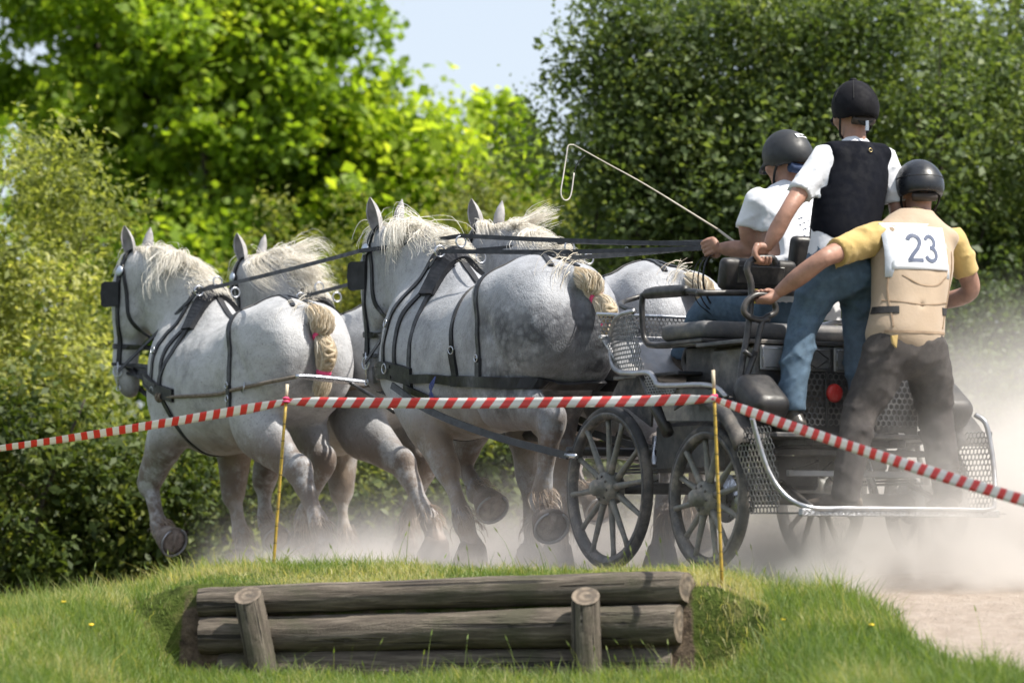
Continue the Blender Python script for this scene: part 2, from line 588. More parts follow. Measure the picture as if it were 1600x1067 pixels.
gx = np.unique(np.round(np.concatenate([np.linspace(-1500, -60, 14), np.linspace(-60, -6, 28), np.arange(-6, -2.6, .15), np.arange(-2.6, 3.2, .04), np.arange(3.2, 7, .15), np.linspace(7, 60, 28), np.linspace(60, 1500, 14)]), 4))
gy = np.unique(np.round(np.concatenate([np.linspace(-60, 8, 30), np.arange(8, 12, .15), np.arange(12, 17, .04), np.arange(17, 26, .15), np.linspace(26, 60, 50), np.linspace(60, 2500, 20)]), 4))
X, Y = np.meshgrid(gx, gy)
Z = height(X, Y)
nx, ny = len(gx), len(gy)
ii = (np.arange(ny - 1)[:, None] * nx + np.arange(nx - 1)[None, :]).ravel()
me = mesh_np('ground', np.stack([X.ravel(), Y.ravel(), Z.ravel()], 1), np.stack([ii, ii + 1, ii + nx + 1, ii + nx], 1))
at = me.attributes.new('sand', 'FLOAT', 'POINT'); at.data.foreach_set('value', sandness(X, Y).ravel().astype(np.float32))
dirt = (Z > -.33) * np.exp(-((X - .93) / .20) ** 2 - ((Y - 14.95) / .09) ** 2) + .8 * np.exp(-((X + 1.50) / .14) ** 2 - ((Y - 15.0) / .16) ** 2) + .9 * np.exp(-((Y - bank_y(X) + .05) / .10) ** 2) * (np.abs(X + .33) < 1.12)
at = me.attributes.new('earth', 'FLOAT', 'POINT'); at.data.foreach_set('value', np.clip(dirt, 0, 1).ravel().astype(np.float32))

m, nt, bs = node_mat('turf_and_sand')
co = N(nt, 'ShaderNodeTexCoord').outputs['Object']
n_big = noise(nt, co, 1.7, 5); n_mid = noise(nt, co, 9, 5, .65); n_fine = noise(nt, co, 70, 4, .7)
turf = ramp(nt, n_mid, [(.3, (.030, .042, .010)), (.5, (.060, .085, .016)), (.72, (.13, .125, .045))])
sand = ramp(nt, n_mid, [(.25, (.25, .205, .17)), (.5, (.31, .262, .222)), (.78, (.36, .312, .27))])
sand = mixc(nt, mrange(nt, n_fine, .56, .74, 0, .25), sand, (.17, .135, .11))
straw = mixc(nt, mrange(nt, noise(nt, co, 26, 3), .62, .72, 0, .25), sand, (.20, .17, .10))
earth = ramp(nt, noise(nt, co, 22, 5, .7), [(.3, (.035, .026, .020)), (.7, (.16, .12, .085))])
A_s = N(nt, 'ShaderNodeAttribute', attribute_name='sand').outputs['Fac']; A_e = N(nt, 'ShaderNodeAttribute', attribute_name='earth').outputs['Fac']
es = mathn(nt, 'ADD', A_s, mathn(nt, 'MULTIPLY', mathn(nt, 'SUBTRACT', n_mid, .5), .9))
c = mixc(nt, mrange(nt, es, .25, .75), turf, straw)
c = mixc(nt, mrange(nt, mathn(nt, 'ADD', A_e, mathn(nt, 'MULTIPLY', mathn(nt, 'SUBTRACT', n_mid, .5), .8)), .35, .6), c, earth)
nt.links.new(c, bs.inputs['Base Color']); bs.inputs['Roughness'].default_value = .95; bs.inputs['Specular IOR Level'].default_value = .15
add_bump(nt, bs, mathn(nt, 'ADD', mathn(nt, 'MULTIPLY', n_mid, 1.0), mathn(nt, 'MULTIPLY', n_fine, .35)), .8, .035)
tag(link('ground', me, m), kind='structure')

# ---------------------------------------------------------------- grass
def leaf_mat(name, c0, c1, c2, trans, rough=.55, attr='shade', tcol=1.6, spec=.35):
    m, nt, bs = node_mat(name)
    at = N(nt, 'ShaderNodeAttribute', attribute_name=attr)
    c = ramp(nt, at.outputs['Fac'], [(0.0, c0), (.5, c1), (1.0, c2)])
    nt.links.new(c, bs.inputs['Base Color']); bs.inputs['Roughness'].default_value = rough; bs.inputs['Specular IOR Level'].default_value = spec
    tr = N(nt, 'ShaderNodeBsdfTranslucent')
    tc = mixc(nt, 1.0, c, (tcol * 1.05, tcol, tcol * .45), 'MULTIPLY')
    nt.links.new(tc, tr.inputs['Color'])
    mx = N(nt, 'ShaderNodeMixShader'); mx.inputs[0].default_value = trans
    out = nt.nodes['Material Output']
    nt.links.new(bs.outputs[0], mx.inputs[1]); nt.links.new(tr.outputs[0], mx.inputs[2]); nt.links.new(mx.outputs[0], out.inputs['Surface'])
    return m

M['grass'] = leaf_mat('grass_blades', (.060, .120, .024), (.165, .235, .060), (.42, .39, .20), .44, tcol=1.8)

def blades(P, L, lean, width, seed, m=4, prof=(1, .9, .6, .08)):
    """curved tapering blades rooted at P (n x 3)"""
    r = np.random.default_rng(seed); n = len(P)
    a = r.uniform(0, 2 * np.pi, n); az = np.stack([np.cos(a), np.sin(a), np.zeros(n)], 1)
    az = nrm(az + V(-.35, 0, 0)); pts = []
    for i in range(m):
        t = i / (m - 1)
        pts.append(P + (L * t * np.sqrt(np.maximum(1 - (lean * t) ** 2 * .6, .1)))[:, None] * V(0, 0, 1) + (L * lean * t * t)[:, None] * az)
    pts = np.stack(pts, 1)
    b = r.uniform(0, np.pi, n); B = np.stack([np.cos(b), np.sin(b) * .5, np.zeros(n)], 1)
    w = width[:, None, None] * np.array(prof)[None, :, None] / 2
    v = np.stack([pts - B[:, None] * w, pts + B[:, None] * w], 2).reshape(-1, 3)
    i0 = (np.arange(n)[:, None] * m + np.arange(m - 1)[None, :]).ravel() * 2
    return v, np.stack([i0, i0 + 1, i0 + 3, i0 + 2], 1)

def grass_patch():
    r = np.random.default_rng(91)
    n = 300000
    y = r.uniform(11.6, 17.0, n); x = (r.uniform(-1, 1, n) * (.155 * y + .35))
    # leave the face of the bank, the track and the worn places bare
    f = y - bank_y(x)
    keep = sandness(x, y) + .13 * r.normal(size=n) < .40
    face = (f > -.16) & (f < .07) & (x > -1.45) & (x < .80); keep &= ~face
    er = np.exp(-((x - .93) / .16) ** 2 - ((y - 14.95) / .07) ** 2) + .8 * np.exp(-((x + 1.50) / .12) ** 2 - ((y - 15.0) / .14) ** 2)
    keep &= r.uniform(size=n) > er * 1.2 * (height(x, y) > -.30)
    front = (f < 0) & (x > -1.3) & (x < .85)
    pn = vnoise(x, y, .22, 31) * .5 + vnoise(x, y, .7, 32) * .7
    keep &= r.uniform(size=n) < .80 + .35 * pn
    keep &= ~((y < 14.0) & front & (r.uniform(size=n) < .45))
    keep &= ~((y > 16.1) & (r.uniform(size=n) < (y - 16.1) * 2.5))
    x, y, pn, front, f = x[keep], y[keep], pn[keep], front[keep], f[keep]; n = len(x)
    P = np.stack([x, y, height(x, y) - .004], 1)
    right = smooth01(x, .85, 1.2) * (y < 15.4)
    L = (.044 + .030 * np.clip(pn, -1, 1) + .042 * right + .024 * (x < -1.5)) * r.lognormal(0, .32, n)
    crest = (f > .0) & (x > -1.6) & (x < 1.1); L = np.where(crest & (f < .40), L * .60, L)
    edge = sandness(x, y); L = np.where((edge > .02) & (x > 1.0), L * np.where(edge < .25, 1.2, .75), L)
    lean = r.uniform(.15, 1.05, n); wd = r.uniform(.0028, .0066, n)
    v, q = blades(P, np.clip(L, .014, .20), lean, wd, 92, 3, (1, .72, .06))
    dry = smooth01(vnoise(x, y, .45, 35) + .55 * crest * (f < .5) + .25 * r.normal(size=n), .25, 1.0)
    sh = np.clip(.40 + .20 * r.normal(size=n) + .10 * pn + .55 * dry - .08 * right, 0, 1)
    me = mesh_np('grass', v, q)
    a = me.attributes.new('shade', 'FLOAT', 'POINT'); a.data.foreach_set('value', np.repeat(sh, 6).astype(np.float32))
    tag(link('grass', me, M['grass']), 'short uneven turf of green and straw coloured blades on the bank', 'grass', kind='stuff')
    # long flowering stalks standing out of the turf
    n = 230
    k = r.choice(len(P), n, replace=False); Q = P[k]
    k2 = ((r.uniform(size=n) < .55) | (Q[:, 0] > .9)) & (sandness(Q[:, 0], Q[:, 1]) < .15); Q = Q[k2]; n = len(Q)
    xs = [(-.60, 14.62), (-.36, 14.6), (-.2, 14.6), (.02, 14.55), (.30, 14.55), (.36, 14.6), (.42, 14.58), (.52, 14.56), (.62, 14.5), (.66, 14.52), (-.75, 14.6), (-.48, 15.7), (-.52, 15.7), (.01, 15.6), (1.35, 14.6), (1.42, 14.6), (1.9, 14.0), (-1.9, 15.6), (-1.65, 15.8)]
    Q = np.vstack([Q, [(a_, b_, float(height(a_, b_))) for a_, b_ in xs]]); n = len(Q)
    L = r.uniform(.07, .17, n); L[-len(xs):] = r.uniform(.14, .24, len(xs))
    v, q = blades(Q, L, r.uniform(.1, .5, n), np.full(n, .0035), 95)
    tops = v.reshape(n, 4, 2, 3).mean(2)[:, -2:]
    V2, Q2 = [v], [q]; base = len(v)
    for i in range(n):                                   # seed heads
        a_, b_ = tops[i]; d = nrm(b_ - a_); s_ = nrm(np.cross(d, V(0, 1, .2))) * .0035
        V2.append(np.array([b_ - d * .03, b_ - d * .015 - s_, b_ + d * .008, b_ - d * .015 + s_])); Q2.append(np.array([[base, base + 1, base + 2, base + 3]])); base += 4
    me = mesh_np('grass_stalks', np.vstack(V2), np.vstack(Q2))
    a = me.attributes.new('shade', 'FLOAT', 'POINT'); a.data.foreach_set('value', r.uniform(.35, .75, base).astype(np.float32))
    tag(link('tall_grass', me, M['grass']), 'thin seeding grass stalks rising above the short turf', 'grass', kind='stuff')
grass_patch()

# tiny yellow flowers in the turf
M['petal'] = pmat('yellow_petals', (.80, .55, .02), .6, bump=0)
fl = 0
for (x, y, where) in ((1.145, 14.70, 'beside the worn earth at the log end'), (-1.93, 14.9, 'in the turf below the lead horses'), (-1.75, 14.4, 'in the turf near the frame corner, lowest on that slope'), (1.47, 14.2, 'in the long grass beside the sandy track')):
    z = float(height(x, y))
    t = thing('dandelion', 'small yellow dandelion ' + where, 'flower', (x, y, z), 0, 'yellow flowers in the turf')
    MB().tube([(0, 0, 0), (.004, 0, .03), (.002, 0, .055)], .0018, 5).build('stem', M['grass'], t)
    MB().lathe([(.002, -.003), (.011, .003), (.012, .006), (.004, .008)], (.002, 0, .056), (0, -.3, 1), 12).build('flower_head', M['petal'], t)

# ---------------------------------------------------------------- the log bank
m, nt, bs = node_mat('weathered_log')
co = N(nt, 'ShaderNodeTexCoord').outputs['Object']
mp = N(nt, 'ShaderNodeMapping'); mp.inputs['Scale'].default_value = (1.0, 14, 14); nt.links.new(co, mp.inputs[0])
gr = noise(nt, mp.outputs[0], 3.2, 7, .7, .6); pat = noise(nt, co, 4.0, 5, .6)
mp2 = N(nt, 'ShaderNodeMapping'); mp2.inputs['Scale'].default_value = (.5, 16, 16); nt.links.new(co, mp2.inputs[0])
crack = mrange(nt, noise(nt, mp2.outputs[0], 2.2, 3, .5, .3), .60, .66)
c = ramp(nt, gr, [(.28, (.034, .027, .021)), (.48, (.098, .080, .062)), (.70, (.225, .19, .152))])
c = mixc(nt, mrange(nt, pat, .48, .68, 0, .6), c, (.055, .058, .030))
c = mixc(nt, mathn(nt, 'MULTIPLY', crack, .85), c, (.012, .010, .009))
nt.links.new(c, bs.inputs['Base Color']); bs.inputs['Roughness'].default_value = .88
add_bump(nt, bs, mathn(nt, 'ADD', mathn(nt, 'SUBTRACT', gr, mathn(nt, 'MULTIPLY', crack, 1.2)), mathn(nt, 'MULTIPLY', noise(nt, co, 45, 4, .7), .3)), .9, .014)
M['log'] = m
m, nt, bs = node_mat('cut_wood')
co = N(nt, 'ShaderNodeTexCoord').outputs['Object']
wv = N(nt, 'ShaderNodeTexWave', Scale=9.0, Distortion=3.0, Detail=3.0); wv.wave_type = 'RINGS'; wv.rings_direction = 'X'
nt.links.new(co, wv.inputs['Vector'])
c = mixc(nt, mrange(nt, noise(nt, co, 22, 5, .7), .35, .7), ramp(nt, wv.outputs['Fac'], [(.2, (.12, .092, .068)), (.8, (.22, .175, .13))]), (.07, .058, .046))
nt.links.new(c, bs.inputs['Base Color']); bs.inputs['Roughness'].default_value = .9
add_bump(nt, bs, noise(nt, co, 60, 4), .6, .006)
M['cut'] = m

def log_mesh(L, r0, r1, seed, skew=(0, 0), wob=.006):
    """log along local x from -L/2, slightly crooked; ends cut askew"""
    r = np.random.default_rng(seed); n, k = 46, 28
    xs = np.linspace(-L / 2, L / 2, n); a = np.linspace(0, 2 * np.pi, k, endpoint=False)
    v = []
    ph = r.uniform(0, 6, 4)
    for i, x in enumerate(xs):
        t = i / (n - 1); R = r0 + (r1 - r0) * t
        rr = R * (1 + .035 * np.sin(2 * a + ph[0] + 2.3 * x) + .022 * math.sin(9 * x + ph[2]) + .020 * np.sin(7 * a + ph[1] + 5 * x) + .012 * r.normal(size=k))
        cy_, cz_ = wob * math.sin(2.1 * x + ph[2]), wob * math.cos(1.7 * x + ph[3])
        e = (1 if i == n - 1 else 0) * skew[1] + (-1 if i == 0 else 0) * skew[0]
        ring = np.stack([np.full(k, x) + e * np.cos(a) * R, cy_ + rr * np.cos(a), cz_ + rr * np.sin(a)], 1)
        if i in (0, n - 1):
            ring[:, 1:] = V(cy_, cz_) + (ring[:, 1:] - V(cy_, cz_)) * .93
        v.append(ring)
    f = [(i * k + j, i * k + (j + 1) % k, (i + 1) * k + (j + 1) % k, (i + 1) * k + j) for i in range(n - 1) for j in range(k)]
    me = mesh_np('log', np.vstack(v), f)
    return me, v[0], v[-1]

jump = thing('log_bank', 'low bank faced with three stacked weathered logs and two leaning stakes', 'log bank', (0, LOG_Y, -.55), math.atan(LOG_SL))
for i, (xc, z, L, r0, r1, sk, tilt, dy) in enumerate(((-.325, .415, 2.17, .064, .069, (.1, .38), -.030, .028), (-.330, .262, 2.13, .082, .084, (.1, .22), -.022, -.005), (-.30, .095, 2.0, .084, .084, (0, 0), -.015, .004))):
    me, e0, e1 = log_mesh(L, r0, r1, 60 + i, sk)
    o = link('log', me, M['log'], jump)
    o.location = (xc, dy, z); o.rotation_euler = (0, tilt, 0)
    for e in (e0, e1):
        k = len(e); c0 = e.mean(0)
        ring2 = c0 + (e - c0) * .55
        v = np.vstack([e, ring2, [c0 + V(.004 if e is e1 else -.004, 0, 0)]])
        f = [(j, (j + 1) % k, k + (j + 1) % k, k + j) for j in range(k)] + [(k + j, k + (j + 1) % k, 2 * k) for j in range(k)]
        if e is e0:
            f = [q[::-1] for q in f]
        link('cut_end', mesh_np('cut_end', v, f), M['cut'], o)
for (x, top, lean, L) in ((-1.155, .468, -.20, .62), (.345, .462, -.02, .60)):
    me, e0, e1 = log_mesh(L, .066, .059, 70 + int(x * 10), (0, 0), .002)
    o = link('stake', me, M['log'], jump)
    o.location = (x - math.sin(lean) * L / 2 * 0 + .5 * L * math.sin(-lean) * 1.0, -.128, top - L / 2)
    o.rotation_euler = Matrix(((0, 0, 1), (0, 1, 0), (-1, 0, 0))).to_euler() if False else (0, -math.pi / 2 - lean * -1.0, 0)
    # top sawn off at a slant facing the light and the viewer
    co_ = np.array([q.co[:] for q in me.vertices]); top_i = co_[:, 0] > L / 2 - .08
    sl = co_[:, 0] + np.where(co_[:, 0] > L / 2 - .09, -.50 * (.066 - co_[:, 1]) * 0.0, 0)
    mx_ = L / 2 - .052 + .62 * co_[:, 1] + .10 * co_[:, 2]
    co_[:, 0] = np.where(co_[:, 0] > mx_, mx_, co_[:, 0])
    me.vertices.foreach_set('co', co_.astype(np.float32).ravel()); me.update()
    last = co_[-28:]
    # rebuild the rim of the slanted cut at full radius
    a_ = np.linspace(0, 2 * np.pi, 28, endpoint=False); R = .0600
    rim = np.stack([L / 2 - .050 + .62 * R * np.cos(a_) + .10 * R * np.sin(a_), R * np.cos(a_), R * np.sin(a_)], 1)
    c0 = rim.mean(0)
    v = np.vstack([rim, c0 + (rim - c0) * .5, [c0]]); k = 28
    f = [(j, (j + 1) % k, k + (j + 1) % k, k + j) for j in range(k)] + [(k + j, k + (j + 1) % k, 2 * k) for j in range(k)]
    link('sawn_top', mesh_np('sawn_top', v, f), M['cut'], o)

# ================================================================ trees and bushes
M['bark'] = pmat('bark', (.055, .045, .035), .95, var=.5, vs_=7, bump=.8, bs_=18, bd=.03)
LEAF = {
    'willow': leaf_mat('pale_willow_leaf', (.095, .125, .030), (.255, .295, .085), (.43, .44, .19), .50, tcol=1.75),
    'maple': leaf_mat('bright_maple_leaf', (.070, .130, .012), (.21, .315, .030), (.38, .46, .06), .57, tcol=1.85),
    'mid': leaf_mat('olive_shrub_leaf', (.080, .105, .022), (.21, .245, .065), (.36, .36, .14), .48, tcol=1.6),
    'dark': leaf_mat('deep_green_leaf', (.036, .064, .016), (.095, .142, .040), (.21, .265, .10), .44, tcol=1.7, spec=.5),
    'hedge': leaf_mat('hedge_leaf', (.032, .054, .010), (.085, .122, .028), (.19, .21, .06), .42, tcol=1.4),
}

def leaves(P, D, size, seed, asp=.55):
    r = np.random.default_rng(seed); n = len(P)
    nor = nrm(r.normal(size=(n, 3)) + V(.25, -.15, .75) + .35 * D)
    t = nrm(np.cross(nor, r.normal(size=(n, 3)))); s = np.cross(nor, t)
    L = (size * np.clip(r.lognormal(0, .34, n), .4, 2.0))[:, None]
    v = np.stack([P - t * L * .5, P + s * L * asp * .5 + nor * L * .10 - t * L * .05, P + t * L * .5 - nor * L * .10, P - s * L * asp * .5 + nor * L * .10 - t * L * .05], 1)
    return v.reshape(-1, 3), np.arange(n * 4).reshape(n, 4)

def tree(name, label, cat, base, blobs, n_leaf, leaf, kind, seed, n_clump=120, clump_r=.35, stems=1, stem_r=.10, group=None, stem_top=None, hole=.0, asp=.55, tilt=(0, 0), shell=.45, twigs=26):
    """base: foot of the trunk; blobs: (dx, dy, z, rx, ry, rz) crown masses measured from the foot"""
    r = np.random.default_rng(seed); b = V(*base)
    t = thing(name, label, cat, base, 0, group)
    B = np.array(blobs, float); wgt = B[:, 3] * B[:, 4] * B[:, 5]; wgt = wgt / wgt.sum()
    cl, out = [], []
    k = r.choice(len(B), n_clump, p=wgt)
    d = nrm(r.normal(size=(n_clump, 3))); rad = (shell + (1 - shell) * r.uniform(size=n_clump)) ** .6
    C = B[k, :3] + d * rad[:, None] * B[k, 3:6] * (1 + .10 * r.normal(size=(n_clump, 1)))
    C = C[C[:, 2] > .12]; D = nrm(C - np.average(B[:, :3], axis=0, weights=wgt))
    m = len(C)
    size_c = clump_r * r.lognormal(0, .32, m)
    i = r.choice(m, n_leaf, p=size_c ** 2 / (size_c ** 2).sum())
    g = r.normal(size=(n_leaf, 3)) * V(1, 1, .62); g *= (np.abs(r.normal(1, .25, n_leaf)) / (np.linalg.norm(g, axis=1) + .35))[:, None] * 1.05
    P = C[i] + g * size_c[i][:, None]
    # sprigs poking out of the outline
    q = r.uniform(size=n_leaf) < .06
    P[q] += D[i[q]] * r.uniform(.0, .75, q.sum())[:, None] * size_c[i[q]][:, None] + r.normal(0, .03, (q.sum(), 3))
    P[:, 2] = np.where(P[:, 2] < .02, np.abs(P[:, 2]) + .02, P[:, 2])
    v, f = leaves(P, D[i], leaf, seed + 1, asp)
    me = mesh_np('crown', v, f, False)
    sh = np.clip(.42 + .20 * r.normal(size=m)[i] + .17 * r.normal(size=n_leaf), 0, 1)
    a = me.attributes.new('shade', 'FLOAT', 'POINT'); a.data.foreach_set('value', np.repeat(sh, 4).astype(np.float32))
    link('crown', me, LEAF[kind], t)
    top = stem_top or float(np.average(B[:, 2], weights=wgt))
    ends = []
    for s in range(stems):
        a0 = 2 * np.pi * s / max(stems, 1) + r.uniform(0, 1); sp = 0 if stems == 1 else r.uniform(.05, .16)
        p0 = V(sp * math.cos(a0), sp * math.sin(a0), -.15)
        e = B[r.choice(len(B), p=wgt), :3] + r.normal(0, .25, 3) * B[0, 3:6] if stems > 1 else V(tilt[0], tilt[1], top)
        mid = p0 + (e - p0) * .5 + V(*(r.normal(0, .10, 2)), .15)
        rr = stem_r * (1 if stems == 1 else r.uniform(.5, 1.0))
        MB().tube([p0, p0 * .6 + mid * .4 + V(*r.normal(0, .04, 2), 0), mid, e], [rr * 1.3, rr, rr * .8, rr * .35], 9, 16).build('trunk' if s == 0 else 'stem', M['bark'], t)
        ends.append((mid, e, rr))
    for q in range(twigs):
        c = C[r.integers(m)]; mid, e, rr = ends[q % len(ends)]
        s0 = mid + (e - mid) * r.uniform(-.2, .9)
        mm = s0 + (c - s0) * .5 + r.normal(0, .12, 3)
        MB().tube([s0, mm, c], [rr * .38, rr * .25, rr * .07], 6, 9).build('limb', M['bark'], t)
    return t

G0 = lambda x, y: (x, y, float(height(x, y)))
BR = 'bushes and trees behind the track'
tree('willow_bush', 'tall pale yellow-green willow bush at the outer side of the lead horses', 'bush', G0(-4.55, 28.5), [(-.2, 0, 1.7, 1.5, 1.2, 1.6), (.25, 0, 2.9, 1.15, 1.0, 1.35), (-.9, 0, 3.3, 1.2, 1.0, 1.6), (.75, -.3, 1.9, .85, .8, 1.5), (.5, -.5, .8, 1.2, .8, .9)], 72000, .060, 'willow', 101, 330, .27, 7, .06, BR, asp=.42)
tree('willow_bush', 'yellow-green willow bush at the frame edge, half cut off by it', 'bush', G0(-6.3, 30), [(0, 0, 2.2, 1.4, 1.2, 2.3), (.3, 0, 3.8, 1.2, 1.1, 1.5)], 15000, .095, 'willow', 103, 150, .32, 5, .06, BR, asp=.42)
tree('maple_tree', 'large bright green maple tree towering behind the lead horses', 'tree', G0(-3.3, 43), [(-.4, 0, 6.0, 2.2, 2.0, 2.2), (-1.5, 0, 7.0, 1.9, 1.7, 1.8), (.55, -.3, 6.2, 1.4, 1.4, 1.4), (1.35, 0, 4.9, 1.4, 1.2, 1.2), (2.05, 0, 5.0, 1.0, 1.0, 1.05), (.2, 0, 3.9, 2.2, 1.5, 1.3), (-.2, 0, 2.4, 1.5, 1.2, 1.2), (-2.6, 0, 6.5, 1.3, 1.3, 2.2), (-.4, 0, 7.6, 1.3, 1.3, 1.0)], 72000, .112, 'maple', 105, 330, .36, 1, .22, BR, 6.0, asp=.85, twigs=34)
tree('maple_tree', 'smaller bright green maple under the gap of open sky', 'tree', G0(-.35, 44), [(.15, 0, 5.75, .8, .8, .75), (.45, 0, 5.0, 1.1, .9, 1.0), (-.5, 0, 4.9, 1.1, .9, .9), (.1, 0, 3.1, 1.4, 1.0, 1.2)], 27000, .108, 'maple', 107, 110, .30, 1, .10, BR, 4.6, asp=.85)
tree('olive_bush', 'olive green thicket directly above the far lead horse', 'bush', G0(-1.55, 33.5), [(0, 0, 1.9, 1.3, .9, 1.8), (-.55, 0, 3.0, .85, .8, 1.1), (.4, 0, 3.1, .95, .8, 1.05), (.0, -.4, .9, 1.3, .8, 1.0)], 44000, .062, 'mid', 109, 250, .25, 7, .045, BR, asp=.45)
tree('olive_bush', 'olive green thicket above the heads of the two rear horses', 'bush', G0(-.20, 32.5), [(0, 0, 1.8, 1.2, .9, 1.8), (.2, 0, 3.2, .85, .8, 1.0), (-.6, 0, 3.0, .7, .7, .95), (.2, -.4, .9, 1.2, .8, 1.0)], 44000, .062, 'mid', 111, 250, .25, 7, .045, BR, asp=.45)
tree('hazel_tree', 'dark green hazel thicket framing the open sky behind the whip', 'tree', G0(1.45, 30.5), [(0, 0, 2.2, 1.25, 1.2, 2.1), (-.40, 0, 3.5, .95, .9, 1.35), (-.05, 0, 4.35, .95, .9, 1.0), (-.55, 0, 4.45, .70, .8, .95), (.05, 0, 5.2, .95, .9, .8), (.5, 0, 4.6, 1.2, 1.0, 1.2), (-.2, -.3, 1.0, 1.2, .9, 1.1)], 72000, .058, 'dark', 113, 260, .29, 8, .07, BR, asp=.6, twigs=36)
tree('hazel_tree', 'dark green hazel thicket behind the three people', 'tree', G0(3.3, 30.0), [(0, 0, 2.4, 1.4, 1.2, 2.3), (.2, 0, 4.3, 1.5, 1.1, 1.4), (-.7, 0, 4.6, 1.0, .9, 1.2), (0, -.3, 1.0, 1.4, .9, 1.1)], 70000, .058, 'dark', 115, 290, .29, 8, .07, BR, asp=.6, twigs=36)
tree('hazel_tree', 'dark green hazel thicket at the dusty side, partly outside the frame', 'tree', G0(5.2, 30.8), [(0, 0, 2.3, 1.4, 1.2, 2.3), (.0, 0, 4.3, 1.4, 1.1, 1.4), (-.3, -.4, 1.0, 1.4, .9, 1.1)], 30000, .074, 'dark', 117, 220, .30, 7, .07, BR, asp=.6)
tree('hazel_tree', 'hazel crown showing between and above the two front hazel thickets', 'tree', G0(2.7, 35.0), [(0, 0, 3.6, 1.8, 1.2, 2.4), (-.6, 0, 5.2, 1.3, 1.0, 1.4), (.8, 0, 5.6, 1.5, 1.0, 1.3)], 22000, .09, 'dark', 119, 230, .34, 5, .07, BR, asp=.6)
tree('hazel_tree', 'hazel crown rising behind the numbered groom at the top corner', 'tree', G0(5.3, 35.5), [(0, 0, 3.6, 1.9, 1.2, 2.4), (.0, 0, 5.6, 1.9, 1.0, 1.4)], 19000, .09, 'dark', 121, 210, .36, 5, .07, BR, asp=.6)
LOW = 'low bushes along the edge of the track'
for k, (x, y, h, w, lab) in enumerate(((-4.9, 26.2, 1.25, .95, 'low dark bush in the shade at the outer edge of the hedge'), (-3.75, 25.8, 1.6, .95, 'low dark bush in front of the raised foreleg of the lead horse'), (-2.7, 26.4, 1.1, .95, 'low dark bush between the legs of the near lead horse'), (-1.7, 26.8, 1.35, .95, 'low dark bush seen between the two pairs of horses'),
                               (-.65, 26.6, 1.0, .95, 'low dark bush behind the hooves of the rear horses'), (.45, 26.9, 1.3, .95, 'low dark bush behind the front wheel of the carriage'), (1.7, 27.0, 1.0, 1.0, 'low dark bush behind the carriage body'), (3.1, 27.2, 1.3, 1.05, 'low dark bush behind the rear step, veiled by dust'), (4.5, 27.4, 1.5, 1.05, 'low dark bush at the dusty end of the hedge'))):
    tree('low_bush', lab, 'bush', G0(x, y), [(0, 0, h * .5, w, .8, h * .5), (.45 - .2 * (k % 3), -.2, h * .75, w * .5, .5, h * .45), (-.45 + .15 * (k % 4), 0, h * .6, w * .55, .6, h * .55)], 9000, .072, 'hedge' if k % 3 else 'mid', 200 + k, 130, .20, 4, .03, LOW, asp=.5, twigs=10)
for k, (x, y, h, kd, lab) in enumerate(((-8.2, 48, 9.5, 'maple', 'distant tree behind the willow bush at the frame edge'), (-.2, 58, 4.6, 'hedge', 'distant tree under the open sky gap'), (3.0, 52, 7.0, 'hedge', 'distant tree behind the hazel next to the open sky'), (7.0, 50, 8.0, 'hedge', 'distant tree behind the hazel on the dusty side'), (-5.2, 56, 6.0, 'hedge', 'distant tree hidden behind the large maple'))):
    tree('distant_tree', lab, 'tree', G0(x, y), [(0, 0, h * .55, 2.6, 2, h * .45), (-1.2, 0, h * .4, 2, 1.6, h * .4), (1.2, 0, h * .45, 2, 1.6, h * .42)], 7000, .20, kd, 300 + k, 110, .55, 1, .2, 'distant trees', asp=.7, twigs=6)

# ================================================================ the four grey horses
TRACK_Z = -0.04

